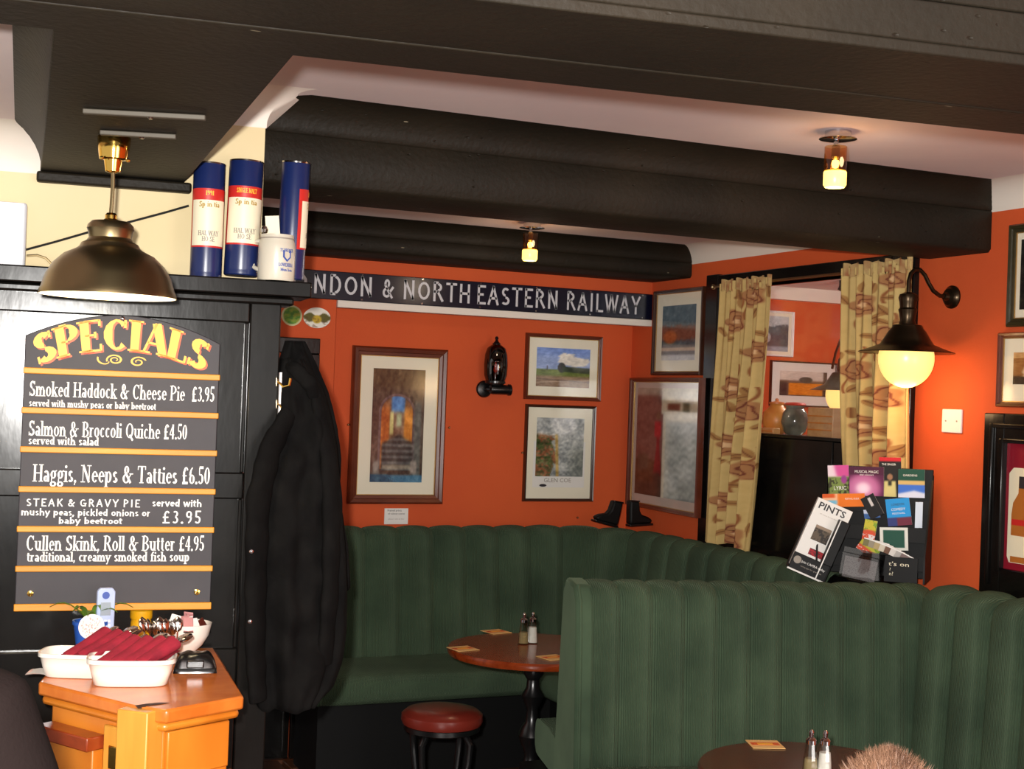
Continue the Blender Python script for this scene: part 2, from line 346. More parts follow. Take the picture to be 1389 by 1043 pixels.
    G['&'] = (.82, [A(.32, .76, .15, .24, -60, 210), A(.3, .26, .23, .28, 70, 340), L(.2, .66, .64, 0), L(.5, .3, .7, .56, N), S(.68, .56, .09)])
    G['£'] = (.54, [A(.32, .74, .15, .26, 20, 180), L(.17, .74, .19, .1), L(.06, .48, .38, .48, N), L(.06, .05, .48, .05)])
    G[','] = (.24, [('D', .12, .05, .09), L(.14, .04, .07, -.16, N)])
    G['.'] = (.22, [('D', .11, .06, .09)])
    G["'"] = (.2, [L(.1, 1, .1, .74, N)])
    G['-'] = (.36, [L(.05, .4, .3, .4, N)])
    return G
GLYPH = _g()
def lettering(mb, text, x0, z0, h, width=None, serif=True, thick=.15, thin=.06, y=0, warp=None, track=0, slant=0):
    """flat printed letters in the local x-z plane, facing -y; returns their width"""
    adv = sum((GLYPH[c][0]+track if c in GLYPH else .32) for c in text)
    sx = h if width is None else width/adv
    cx = 0
    def P(x, z):
        X, Z = x*sx+z*h*slant, z*h
        if warp: X, Z = warp(X, Z)
        return (x0+X, y, z0+Z)
    for c in text:
        if c not in GLYPH: cx += .32; continue
        a, st = GLYPH[c]
        for s in st:
            if s[0] == 'Q':
                if not serif: continue
                s = ('L',)+s[1:]+('N',)
            if s[0] == 'L':
                _, x1, y1, x2, y2, k = s; wd = (thick if k == 'K' else thin) if serif else thick
                d = Vector((x2-x1, y2-y1)); d.normalize(); nx, ny = -d.y*wd/2, d.x*wd/2
                if not serif: x1 -= d.x*wd*.3; x2 += d.x*wd*.3; y1 -= d.y*wd*.3; y2 += d.y*wd*.3
                q = [(x1+nx, y1+ny), (x2+nx, y2+ny), (x2-nx, y2-ny), (x1-nx, y1-ny)]
                mb.add([P(cx+p[0], p[1]) for p in q], [(0, 1, 2, 3)])
            elif s[0] == 'A':
                _, ax, ay, rx, ry, a0, a1 = s; n = max(4, int(abs(a1-a0)/24)); vs = []
                for i in range(n+1):
                    t = R(a0+(a1-a0)*i/n); co, si = math.cos(t), math.sin(t)
                    wd = (thin+(thick-thin)*abs(co)**1.3) if serif else thick
                    if serif and c in 'Ss': wd = thin+(thick-thin)*(.45+.55*abs(co if c in 'Ss' else 1))
                    rin = max(.01, 1)
                    ox, oy = rx*co, ry*si; ix = (rx-wd)*co; iy = (ry-wd)*si if ry > wd else 0
                    oo = wd*.25
                    vs += [P(cx+ax+ox+oo*co, ay+oy+oo*si*.0), P(cx+ax+ix+oo*co, ay+iy)]
                mb.add(vs, [(2*i, 2*i+2, 2*i+3, 2*i+1) for i in range(n)])
            elif s[0] == 'S' and serif:
                _, x, z, hw = s; hw += thick*.35; t = thin*.9; zz = z if z < .3 else z-t
                mb.add([P(cx+x-hw, zz), P(cx+x+hw, zz), P(cx+x+hw, zz+t), P(cx+x-hw, zz+t)], [(0, 1, 2, 3)])
            elif s[0] == 'D':
                _, x, z, r = s
                mb.add([P(cx+x+r*math.cos(k*PI/4), z+r*math.sin(k*PI/4)) for k in range(8)], [tuple(range(8))])
        cx += a+track
    return adv*sx
def text_mesh(body, size, mat_, parent, loc, width=None, name='lettering', rz=0, tilt=PI/2, bold=0):
    cu = bpy.data.curves.new(name, 'FONT'); cu.body = body; cu.size = size; cu.align_x = 'CENTER'; cu.align_y = 'CENTER'; cu.resolution_u = 2; cu.offset = bold
    t = bpy.data.objects.new('tmp', cu); COL.objects.link(t); bpy.context.view_layer.update()
    me = bpy.data.meshes.new_from_object(t); bpy.data.objects.remove(t)
    xs = [v.co.x for v in me.vertices]; wd = (max(xs)-min(xs)) or 1
    sx = width/wd if width else 1
    me.transform(Matrix.Rotation(tilt, 4, 'X') @ Matrix.Diagonal((sx, 1, 1, 1)))
    me.materials.clear(); me.materials.append(mat_); me.name = name
    o = bpy.data.objects.new(name, me); COL.objects.link(o); o.parent = parent; o.location = loc; o.rotation_euler = (0, 0, rz)
    return o
def art(name, x0, x1, z0, z1, y, fn, parent, nu=60, nv=80, m=None, f3=None):
    """a printed sheet: colours from fn(u, v) with v up, kept in a colour attribute"""
    mb = MB(); mb.grid(nu, nv, f3 or (lambda u, v: (x0+(x1-x0)*u, y, z0+(z1-z0)*v)))
    o = mb.build(name, m or PRINT, parent, ang=180, fix=False)
    vv, uu = np.meshgrid(np.linspace(0, 1, nv+1), np.linspace(0, 1, nu+1), indexing='ij')
    rgb = np.clip(fn(uu, vv), 0, 255)/255; rgb = np.where(rgb <= .04045, rgb/12.92, ((rgb+.055)/1.055)**2.4)
    c = np.ones((rgb.shape[0]*rgb.shape[1], 4)); c[:, :3] = rgb.reshape(-1, 3)
    at = o.data.color_attributes.new('Col', 'FLOAT_COLOR', 'POINT'); at.data.foreach_set('color', c.ravel())
    return o
def noise2(uu, vv, n=6, seed=0):
    r = np.random.default_rng(seed); out = np.zeros_like(uu)
    for k in range(1, n+1):
        a, b, p, q = r.normal(0, 3.2*k, 2).tolist()+r.uniform(0, 6.28, 2).tolist()
        out += np.sin(a*uu+b*vv+p+1.5*np.sin(b*uu*.7-a*vv*.6+q))/k**.7
    return out/2.2
def base(uu, col): return np.ones(uu.shape+(3,))*np.array(col, float)
def mixc(img, m, col): m = np.clip(m, 0, 1)[..., None]; return img*(1-m)+np.array(col, float)*m
def vn(u, v, sc, seed, asp=1.4):
    r = np.random.default_rng(seed); g = r.uniform(-1, 1, (int(sc*asp)+3, int(sc)+3)); x = np.clip(u, 0, 1)*sc; y = np.clip(v, 0, 1)*sc*asp; i = np.minimum(x.astype(int), g.shape[1]-2); j = np.minimum(y.astype(int), g.shape[0]-2); fx = x-i; fy = y-j
    return (g[j, i]*(1-fx)+g[j, i+1]*fx)*(1-fy)+(g[j+1, i]*(1-fx)+g[j+1, i+1]*fx)*fy
def grain(u, v, seed, a=16): return (vn(u, v, 9, seed)*.5+vn(u, v, 20, seed+1)*.6+vn(u, v, 38, seed+2)*.5)[..., None]*a*np.array([1, .95, .85])
def soft(d, s=.02): return 1/(1+np.exp(np.clip(d/(s*.42), -40, 40)))     # 1 where d<0

# ------------------------------------------------------------------ setting: floor, walls, ceilings
fl = struct(MB().box(-3, 5.6, -4, 7.2, -.12, -.02).build('floor', FLOORM))
fl['label'] = 'dark brown boarded floor under the seats'
pm = MB().box(-1.45, 1.45, -.072, .072, -.02, 0)
first = None
for r_ in range(38):
    yy = 1.0+r_*.147
    for c_ in range(2):
        if first is None: first = pm.build('floor_board', FLOORM, fl, bevel=.003); o = first
        else: o = first.copy(); COL.objects.link(o)
        o.location = (.3+c_*2.92+(r_ % 3)*.22-.3, yy, -.0005*(r_ % 2))
# back wall (orange), pier and boxed bulkhead
struct(MB().box(-3, XR+.12, YB, YB+.12, 0, 2.5).build('wall_back', ORANGE), 'orange painted back wall hung with railway pictures')
pier = struct(MB().box(.6, 1.872, 6.11, YB, 0, 2.4).build('wall_pier', ORANGE), 'orange boxed pier behind the coats with two round stickers')
struct(MB().box(1.872, XR, 6.112, YB, 2.055, 2.4).build('wall_bulkhead', ORANGE), 'boxed bulkhead behind the blue railway sign')
struct(MB().box(1.875, XR-.002, 6.098, 6.15, 2.024, 2.056).build('trim_1', COVE, bevel=.002), 'white wooden strip under the blue railway sign')
# black door frame on the pier
t = thing('door_frame', 'black moulded door frame on the orange pier behind the hanging coats', 'door frame', (1.55, 6.11, 0)); t['kind'] = 'structure'
zt = BULK.uv(400, 458)[1]; xr = BULK.uv(432, 470)[0]-1.55; xl = -.6
MB().box(xl, xr, -.03, 0, zt-.07, zt).build('head', BLACKW, t, bevel=.004)
MB().box(xr-.07, xr, -.03, 0, .0, zt-.07).build('jamb', BLACKW, t, bevel=.004)
MB().box(xr-.1, xr-.075, -.022, 0, .0, zt-.1).build('moulding', BLACKW, t, bevel=.004)
MB().box(xl, xr-.1, -.008, 0, 0, zt-.1).build('panel', BLACKW, t)

# right wall with the hatch opening
def yw(px, py): return -RIGHT.uv(px, py)[0]
HY0, HY1, HZ0, HZ1 = 4.26, 5.47, 1.03, 2.19
wr = struct(MB().box(XR, XR+.14, -1, HY0, 0, 2.5).box(XR, XR+.14, HY1, YB, 0, 2.5).box(XR, XR+.14, HY0, HY1, 0, HZ0).box(XR, XR+.14, HY0, HY1, HZ1, 2.5).build('wall_right', ORANGE), 'orange side wall with the curtained hatch')
wn = struct(MB().box(XR+.06, XR+.066, HY0, HY1, HZ0, HZ1).build('pane', GLASS), None); wn.name = 'window_1'; wn['label'] = 'glazed curtained hatch into the next room'
f = MB(); f.box(XR-.025, XR+.14, HY0-.13, HY0, HZ0-.05, HZ1+.055).build('frame_stile', BLACKW, wn, bevel=.004)
MB().box(XR-.025, XR+.14, HY1, HY1+.1, HZ0-.05, HZ1+.055).build('frame_stile', BLACKW, wn, bevel=.004)
MB().box(XR-.024, XR+.13, HY0, HY1, HZ1, HZ1+.05).build('frame_head', BLACKW, wn, bevel=.004)
MB().box(XR-.16, XR+.14, HY0-.1, HY1+.1, HZ0-.06, HZ0-.02).build('sill', BLACKW, wn, bevel=.004)
# black boarded lower half of the hatch
MB().box(XR-.012, XR+.04, 4.60, HY1, HZ0-.02, 1.515).build('board', BLACKW, wn, bevel=.003)
MB().box(XR-.012, XR+.04, HY0, 4.592, HZ0-.02, 1.513).build('board', BLACKW, wn, bevel=.003)
MB().box(XR-.02, XR+.05, HY0, HY1, 1.515, 1.53).build('board_cap', BLACKW, wn, bevel=.003)

# next room seen through the hatch
NR = Plane((0, 7.0), 0)
struct(MB().box(XR+.14, 6.2, 7.0, 7.1, 0, 2.75).build('wall_next_room', ORANGE), 'orange wall of the next room seen through the hatch')
struct(MB().box(6.1, 6.2, 2.4, 7.0, 0, 2.75).build('wall_next_room_side', ORANGE), 'orange side wall of the next room')
struct(MB().box(XR+.14, 6.2, 6.94, 7.0, NR.uv(1100, 410)[1], NR.uv(1100, 393)[1]+.02).build('trim_2', COVE), 'white coving of the next room')
struct(MB().box(XR+.14, 6.2, 2.4, 7.0, NR.uv(1100, 393)[1], 2.75).build('ceiling_next_room', WHITE), 'ceiling of the next room')
light('POINT', (4.5, 5.3, 2.05), 22, (1, .9, .78), .08, name='next_room_lamp')

# ceilings (three heights)
ZC, ZC2, ZC3 = 2.446, 2.39, 2.29
struct(MB().box(.5, XR+.14, 1.9, 3.9, ZC, ZC+.1).build('ceiling', WHITE), 'white plaster ceiling between the two nearest beams')
struct(MB().box(.5, XR+.14, 3.9, 6.42, ZC2, ZC2+.15).build('ceiling_rear', WHITE), 'white plaster ceiling of the rear bay')
struct(MB().box(-3, .31, 1.9, 4.3, ZC3, ZC3+.2).build('ceiling_left', WHITE), 'white plaster ceiling left of the black soffit')
struct(MB().box(-3, XR+.14, -1.5, 1.9, ZC+.01, ZC+.1).build('ceiling_front', WHITE), 'white ceiling over the photographer')
# coving along walls
def mitre(z): q = min(1, max(0, (z-2.357)/.089)); return .115*(1-math.sqrt(1-q*q))
def cove(poly_fn, a, b, name, m, label, r1, r2, n=8):
    """concave quarter cove: (out, z) from wall up to ceiling; poly_fn((out,z),t)->3D"""
def cove_poly(out, zlow, ztop, n=8):
    pts = [(0, zlow)]+[(out-out*math.cos(k*PI/2/n), zlow+(ztop-zlow)*math.sin(k*PI/2/n)) for k in range(1, n+1)]
    return pts+[(out, ztop+.02), (-.01, ztop+.02), (-.01, zlow)]
m = MB().prism(cove_poly(.1, 2.352, ZC), 1.9, 3.78, lambda p, t: (XR-p[0], t, p[1])); struct(m.build('trim_3', COVE, ang=50), 'white coving above the orange side wall')
m = MB().prism(cove_poly(.1, 2.31, ZC2), 4.1, 5.75, lambda p, t: (XR-p[0], t, p[1])); struct(m.build('trim_4', COVE, ang=50), 'white coving above the curtained hatch')
OFFC = -.13
wl = struct(MB().box(-3.4, .0, .0, .1, 1.85, 2.5).build('wall_left', CREAM), 'cream painted wall above the black panelling')
wl.location = PART.pt(0, 0, OFFC); wl.rotation_euler = (0, 0, TH)
xw = PART.uv(359, 200, OFFC)[0]
wl.data.transform(Matrix.Translation((xw, 0, 0)))
def on_part(o): o.location = PART.pt(0, 0, OFFC); o.rotation_euler = (0, 0, TH); return o
m = MB().prism(cove_poly(.11, 2.35, ZC), -.55, xw, lambda p, t: (t+(mitre(p[1])+.003 if t == xw else 0), -p[0], p[1])); on_part(struct(m.build('trim_5', COVE, ang=50), 'white coving piece above the blue tubes'))
m = MB().prism(cove_poly(.13, 2.178, ZC3), -3, PART.uv(55, 225, OFFC)[0]+.01, lambda p, t: (t, -p[0], p[1])); on_part(struct(m.build('trim_6', COVE, ang=50), 'white coving at the far left above the grey box'))

# beams
def beam(name, label, a, b, prof, flip=False):
    """a,b: world xy ends of the base line; prof: (out toward the viewer, z)"""
    a = Vector((a[0], a[1], 0)); b = Vector((b[0], b[1], 0)); d = (b-a).normalized(); n = Vector((d.y, -d.x, 0)); L_ = (b-a).length
    m = MB().prism(prof, 0, L_, lambda p, t: a+d*(t+(mitre(p[1]) if flip and t == 0 else 0))+n*p[0]+Vector((0, 0, p[1])))
    return struct(m.build(name, BEAM, ang=50), label)
def cbeam(zb, zg, zt, depth, cv=.1):
    n = 8
    return [(-depth, zb), (-.012, zb), (0, zb+.012), (0, zg-.004), (-.004, zg), (0, zg+.003)]+[(cv-cv*math.cos(k*PI/2/n), zg+.003+(zt-zg-.003)*math.sin(k*PI/2/n)) for k in range(1, n+1)]+[(cv, zt+.03), (-depth, zt+.03)]
xb = PART.pt(xw, 0, OFFC).x
beam('ceiling_beam', 'broad black boxed ceiling beam in the middle with coved top', (xb, 3.79), (XR+.02, 3.765), cbeam(2.212, 2.357, ZC, .31), True)
beam('ceiling_beam', 'farthest black ceiling beam above the blue railway sign', (.4, 5.75), (XR, 5.74), cbeam(2.245, 2.315, ZC2, .37, .09))
# nearest beam: two soffit boards and a face
P1, P2 = onz(400, 76, 2.18), onz(1389, 183, 2.18); Q1, Q2 = onz(930, 36, 2.18), onz(1389, 91, 2.18); S1, S2 = onz(139, 10, 2.18), onz(430, 36, 2.18)
def ext(p, q, x): t = (x-p.x)/(q.x-p.x); return p+(q-p)*t
nb = thing('ceiling_beam', 'nearest black ceiling beam across the top of the picture', None, (0, 0, 0)); nb['kind'] = 'structure'
def slab(name, A, B, C, D, z0, z1):
    return MB().add([(p.x, p.y, z) for z in (z0, z1) for p in (A, B, C, D)], [(0, 1, 2, 3), (4, 5, 6, 7), (0, 1, 5, 4), (1, 2, 6, 5), (2, 3, 7, 6), (3, 0, 4, 7)]).build(name, BEAM, nb, bevel=.003)
XL, XE = -2.6, 3.6
bl, br = ext(P1, P2, XL), ext(P1, P2, XE); fl_, fr = ext(Q1, Q2, XL), ext(Q1, Q2, XE); sl, sr = bl+(fl_-bl)*.36, br+(fr-br)*.36
s1y = ext(S1, S2, XL)
slab('soffit_board', bl, br, sr, sl, 2.18, 2.2); slab('soffit_board', sl, sr, fr, fl_, 2.182, 2.2)
dY = Vector((0, .02, 0)); slab('face_board', fl_, fr, fr+dY, fl_+dY, 2.2, 2.262); slab('face_board', fl_+dY*.3, fr+dY*.3, fr+dY, fl_+dY, 2.265, 2.47)
slab('back_board', bl-dY, br-dY, br, bl, 2.2, 2.47)
# soffit beam running away to the cream wall at the left
A, B, C, D = onz(72, 44, 2.18), onz(402, 74, 2.18), onz(258, 240, 2.18), onz(55, 229, 2.18)
sb = thing('ceiling_beam', 'wide black soffit over the brass pendant lamp', None, (0, 0, 0)); sb['kind'] = 'structure'
A2 = A+(A-D)*.12; B2 = B+(B-C)*.12
dn = (D-A).normalized(); D2 = D+dn*.15; C2 = C+dn*.25
MB().add([(p.x, p.y, z) for z in (2.1835, 2.5) for p in (A2, B2, C2, D2)], [(0, 1, 2, 3), (4, 5, 6, 7), (0, 1, 5, 4), (1, 2, 6, 5), (2, 3, 7, 6), (3, 0, 4, 7)]).build('soffit', BEAM, sb, bevel=.003)
nrm = Vector((-dn.y, dn.x, 0)); L_ = (D2-A2).length
MB().prism(cove_poly(.11, 2.18, ZC3+.005), 0, L_, lambda p, t: A2+dn*(t+.16)+nrm*(p[0]-.003)+Vector((0, 0, p[1]-2.18+.0036))).build('coved_side', BEAM, sb, ang=50)
mo = MB(); u0, u1 = PART.uv(50, 235, OFFC)[0], PART.uv(259, 245, OFFC)[0]
mo.box(u0, u1, -.035, 0, 2.155, 2.182); mm = mo.build('moulding', BEAM, sb, bevel=.006); mm.location = PART.pt(0, 0, OFFC); mm.rotation_euler = (0, 0, TH)
# thin metal strips screwed to the soffit
for lab, (a_, b_) in (('longer grey metal strip screwed to the black soffit', ((113, 149), (279, 158))), ('shorter grey metal strip on the black soffit by the lamp rose', ((136, 178), (239, 184)))):
    p, q = onz(*a_, 2.18), onz(*b_, 2.18); d = q-p; o = thing('metal_strip', lab, 'metal strip', p, math.atan2(d.y, d.x), 'metal strips on the soffit')
    MB().box(0, d.length, -.008, .008, -.008, .002).build('strip', mat('dull_zinc', (92, 86, 76), .6, .3), o, bevel=.002)
    MB().lathe([(.004, -.011), (.006, -.008)], (d.length*.55, 0, 0), 10).build('screw', STEEL, o)

# ------------------------------------------------------------------ black panelled partition
pt_ = thing('wall_partition', 'glossy black panelled wooden partition behind the specials board', None, PART.pt(0, 0, 0), TH); pt_['kind'] = 'structure'
pu = lambda x, y: PART.uv(x, y, 0)
re_ = pu(375, 600)[0]; si = pu(333, 600)[0]; zt = pu(200, 392)[1]; z2 = pu(200, 431)[1]; zm0, zm1 = pu(315, 677)[1], pu(315, 641)[1]; zb_ = pu(60, 884)[1]
LS = -3.0
MB().box(si, re_, 0, .13, 0, zt).build('stile', BLACKW, pt_, bevel=.004)
MB().box(-1.35, -1.22, 0, .03, zb_, z2).build('stile', BLACKW, pt_, bevel=.004)
MB().box(LS, si-.001, .001, .1, z2, zt).build('rail', BLACKW, pt_, bevel=.004)
MB().box(-1.22, si-.001, .002, .03, zm0, zm1).build('rail', BLACKW, pt_, bevel=.004)
MB().box(LS, si-.001, .001, .1, 0, zb_).build('rail', BLACKW, pt_, bevel=.004)
MB().box(LS, -1.35, .02, .06, zb_, z2).build('panel', BLACKW, pt_)
MB().box(-1.22, si, .016, .06, zm1, z2).build('panel', BLACKW, pt_)
MB().box(-1.22, si, .016, .06, zb_, zm0).build('panel', BLACKW, pt_)
for z0, z1 in ((zm1, z2), (zb_, zm0)):
    MB().box(si-.012, si-.002, .004, .018, z0, z1).build('bead', BLACKW, pt_, bevel=.003)
zs1 = pu(200, 371)[1]; zs0 = pu(200, 393)[1]; re2 = pu(420, 390)[0]
MB().box(LS, re2, -.035, .128, zs0, zs1).build('cornice_shelf', BLACKW, pt_, bevel=.004)
MB().box(LS, re_+.03, -.02, .1, zs0-.022, zs0-.001).build('cornice_moulding', BLACKW, pt_, bevel=.006)
# ------------------------------------------------------------------ specials board
BO = .03
b0 = PART.uv(24, 828, BO); b1 = PART.uv(286, 827, BO); t1 = PART.uv(298, 466, BO); t0 = PART.uv(30, 455, BO); pk = PART.uv(160, 427, BO)
cx = (b0[0]+b1[0])/2-.012; hw = (b1[0]-b0[0])/2+.004; zb = (b0[1]+b1[1])/2; zs = (t0[1]+t1[1])/2; zp = pk[1]
hw = (t1[0]-t0[0]+b1[0]-b0[0])/4; cx = (t0[0]+t1[0]+b0[0]+b1[0])/4
bd = thing('specials_board', 'tall arched specials menu board on the black panelling', 'menu board', PART.pt(cx, zb, 0), TH)
H = zs-zb; HP = zp-zb
arc = [(hw*(1-k/8), H+(HP-H)*(1-abs(1-k/8)**1.9)) for k in range(17)]
poly = [(-hw, 0), (hw, 0)]+[(x, z) for x, z in arc]
MB().prism(poly, -.028, -.006, lambda p, t: (p[0], t, p[1])).build('board', CHALK, bd, bevel=.002)
def bz(x, y): u, z = PART.uv(x, y, BO); return u-cx, z-zb
for yl in ((503, 511), (556, 564), (608, 616), (661, 669), (714, 722), (767, 775), (820, 828)):
    z = bz(160, yl[0])[1]; z_ = bz(160, yl[1])[1]
    if yl[1] == 828: z_ = 0.0; z = .018
    MB().box(-hw-.002, hw+.002, -.036, -.0285, z_, z).build('batten', BARW, bd, bevel=.002)
YT = -.0292
def line(text, xl, xr, yb, hpx, serif=True, m=LETW, **k):
    p = bz(xl, yb+(xl-160)*.0); q = bz(xr, yb); mid = bz((xl+xr)/2, yb)
    h = hpx/(FPX/3.56); mb = MB(); lettering(mb, text, p[0], mid[1], h, q[0]-p[0], serif, y=YT, **k)
    mb.build('lettering', m, bd, ang=180, fix=False)
line('Smoked Haddock & Cheese Pie  £3.95', 39, 291, 541, 20)
line('served with mushy peas or baby beetroot', 39, 212, 553.5, 9.5, thick=.17, thin=.09)
line('Salmon & Broccoli Quiche £4.50', 38, 254, 593.5, 20)
line('served with salad', 38, 134, 603.5, 11, thick=.17, thin=.09)
line('Haggis, Neeps & Tatties £6.50', 44, 285, 655, 23)
line('STEAK & GRAVY PIE', 35, 192, 687, 9.5, False, thick=.14, track=.15)
line('served with', 206, 274, 687, 9.5, False, thick=.15)
line('mushy peas, pickled onions or', 28, 204, 699.5, 9, False, thick=.15)
line('baby beetroot', 79, 166, 710.5, 8.5, False, thick=.15)
line('£3.95', 220, 275, 710, 17, False, thick=.11, track=.12)
line('Cullen Skink, Roll & Butter £4.95', 35, 277, 747, 20)
line('traditional, creamy smoked fish soup', 36, 257, 761.5, 13, thick=.16, thin=.09)
# SPECIALS on an arc
for nm, m_, dx, dz, yy in (('lettering_shadow', LETR, .0045, -.004, YT), ('lettering', LETY, 0, 0, YT-.0006)):
    p = bz(47, 490); q = bz(281, 490); mb = MB(); W_ = q[0]-p[0]; z0 = bz(165, 475)[1]
    def warp(X, Z):
        a = (X/W_-.5)*.92; rr = W_/.92
        return W_/2+(rr+Z*.6)*math.sin(a), (rr+Z)*math.cos(a)-rr
    lettering(mb, 'SPECIALS', p[0]+dx, z0+dz, .078, W_, True, .235, .065, y=yy, warp=warp)
    mb.build(nm, m_, bd, ang=180, fix=False)
mb = MB()
def swirl(cx_, cz, r, a0, a1, k):
    vs = []; n = 26
    for i in range(n+1):
        t = i/n; a = R(a0+(a1-a0)*t); rr = r*(1-.75*t); wd = .0035*(1-abs(t-.3)*.8)
        vs += [(cx_+k*rr*1.5*math.cos(a), YT-.0003, cz+rr*math.sin(a)), (cx_+k*(rr-wd)*1.5*math.cos(a), YT-.0003, cz+(rr-wd)*math.sin(a))]
    mb.add(vs, [(2*i, 2*i+1, 2*i+3, 2*i+2) for i in range(n)])
c1 = bz(156, 488); c2 = bz(187, 491); swirl(c1[0], c1[1], .015, 200, -420, 1); mb.build('flourish', LETY, bd, ang=180, fix=False); mb = MB(); swirl(c2[0], c2[1], .015, 20, 560, 1); mb.build('flourish', LETY, bd, ang=180, fix=False)
c3 = bz(145, 489); mb = MB(); swirl(c3[0], c3[1], .018, 150, 330, 1); mb.build('flourish', LETY, bd, ang=180, fix=False)
for x, y in ((41, 805), (267, 803)):
    u, z = bz(x, y); MB().lathe([(.004, 0), (.0075, .001), (.0075, .004), (.003, .005)], n=14, m=Matrix.Rotation(PI/2, 4, 'X'), c=(u, -.028, z)).build('screw_cup', BRASSP, bd)
u, z = bz(166, 432); MB().lathe([(.006, 0), (.006, .002), (.002, .004)], n=12, m=Matrix.Rotation(PI/2, 4, 'X'), c=(u, -.028, z)).build('hanging_screw', STEEL, bd)

# ------------------------------------------------------------------ things on the partition shelf
zsh = zs1
def tube_can(label, px0, px1, pyt, off, lean=0, hpx=150, face=0, year=False):
    c = PART.uv((px0+px1)/2, 375, off); rad = (PART.uv(px1, 375, off)[0]-PART.uv(px0, 375, off)[0])/2
    hh = PART.uv((px0+px1)/2, pyt, off)[1]-zsh
    t = thing('cardboard_tube', label, 'tube', PART.pt(c[0], zsh+(.012 if lean else 0), off), TH+face, 'blue whisky tubes on the partition shelf'); t.rotation_euler[1] = lean
    MB().lathe([(rad-.003, 0), (rad, .003), (rad, .012), (rad*.995, .014), (rad, .016), (rad, hh-.004), (rad-.002, hh)], n=40).build('tube', NAVYT, t)
    MB().lathe([(rad+.0005, hh-.003), (rad+.0005, hh+.001), (rad-.004, hh+.002)], n=40).build('metal_rim', STEEL, t)
    def wrap(z0, z1, a0, a1, m, nm, e, f_=0):
        mb = MB(); mb.grid(16, 1, lambda u, v: ((rad+e)*math.sin(a0+(a1-a0)*u), -(rad+e)*math.cos(a0+(a1-a0)*u), z0+(z1-z0)*v)); return mb.build(nm, m, t, ang=180)
    wrap(hh*.26, hh*.77, -1.45, 1.45, RED, 'red_label', .0006)
    wrap(hh*.275, hh*.67, -1.2, 1.2, CREAML, 'cream_label', .0012)
    for z, tx, wd, m_, s in ((hh*.71, '1991' if year else 'SINGLE MALT', .5 if year else 1.2, LETY, .012), (hh*.61, 'Springtime', 1.3, mat('ochre_print', (170, 140, 60), .5), .014), (hh*.36, 'HALFWAY', 1.3, GREYT, .013), (hh*.31, 'HOUSE', .8, GREYT, .013)):
        mb = MB(); wl_ = wd*rad; lettering(mb, tx.upper() if tx != 'Springtime' else 'Sp in tia', -wl_/2, 0, s, wl_, True, .2, .1)
        vs = [((rad+.0018)*math.sin(x/rad), -(rad+.0018)*math.cos(x/rad), z+zz) for x, _, zz in mb.v]; mb.v = vs; mb.build('label_print', m_, t, ang=180, fix=False)
    return t
tube_can('leftmost upright blue tube with red band and cream label', 257, 300, 222, -.045, 0, year=True)
tube_can('middle upright blue tube with red band and cream label', 303, 349, 225, -.05, R(1.0))
tube_can('blue tube leaning right behind the stoneware mug', 374, 412, 227, -.065, R(-4.5), face=R(95))
# stein
off = .0
c = PART.uv(374, 380, off); rd = (PART.uv(399, 375, off)[0]-PART.uv(349, 375, off)[0])/2; hh = PART.uv(374, 319, off)[1]-zsh
t = thing('stoneware_mug', 'pale stoneware mug with blue crest at the end of the shelf', 'mug', PART.pt(c[0], zsh, off), TH)
MB().lathe([(rd*.96, 0), (rd, .004), (rd, hh*.72), (rd*.97, hh*.83), (rd*.9, hh*.9), (rd*.9, hh), (rd*.84, hh), (rd*.84, hh*.5), (.001, hh*.5)], n=40, cap=False).build('body', STONEW, t)
MB().tube([(-rd*.8, -.0, hh*.85), (-rd*1.15, .02, hh*.85), (-rd*1.3, .03, hh*.6), (-rd*1.2, .02, hh*.3), (-rd*.9, .0, hh*.22)], .006).build('handle', STONEW, t)
MB().lathe([(rd*.93, hh*.9), (rd*.93, hh*.93)], n=40, cap=False).build('rim_band', GREYT, t)
MB().lathe([(.001, 0), (.009, .004), (.011, .012), (.007, .02), (.001, .022)], c=(-rd*.75, -rd*.2, hh), n=14).build('lid_knob', STEEL, t)
def crest(z, tx, s, wd):
    mb = MB(); lettering(mb, tx, -wd/2, 0, s, wd, True, .2, .12)
    mb.v = [((rd+.001)*math.sin(.45+x/rd), -(rd+.001)*math.cos(.45+x/rd), z+zz) for x, _, zz in mb.v]; mb.build('crest_print', BLUEP, t, ang=180, fix=False)
crest(hh*.3, 'LOWENBRAU', .009, .045); crest(hh*.2, 'Mun hen', .008, .035); crest(hh*.62, 'TS BREWER', .008, .04)
mb = MB(); sh = [(-.012, .03), (.012, .03), (.012, .012), (0, 0), (-.012, .012)]
mb.add([((rd+.001)*math.sin(.45+x/rd), -(rd+.001)*math.cos(.45+x/rd), hh*.4+z) for x, z in sh], [(0, 1, 2, 3, 4)]); mb.build('crest_shield', BLUEP, t, ang=180)
mb = MB(); mb.add([((rd+.0015)*math.sin(.45+x*.6/rd), -(rd+.0015)*math.cos(.45+x*.6/rd), hh*.4+.006+z*.6) for x, z in sh], [(0, 1, 2, 3, 4)]); mb.build('crest_centre', STONEW, t, ang=180)
# folded card in the mug
t = thing('paper_slip', 'cream paper slip standing out of the stoneware mug', 'paper', PART.pt(c[0]-.005, zsh+hh*.52, off), TH); t.rotation_euler[1] = R(-6)
MB().box(-.018, .018, -.001, .001, 0, hh*.5+.048).build('slip', CREAML, t)
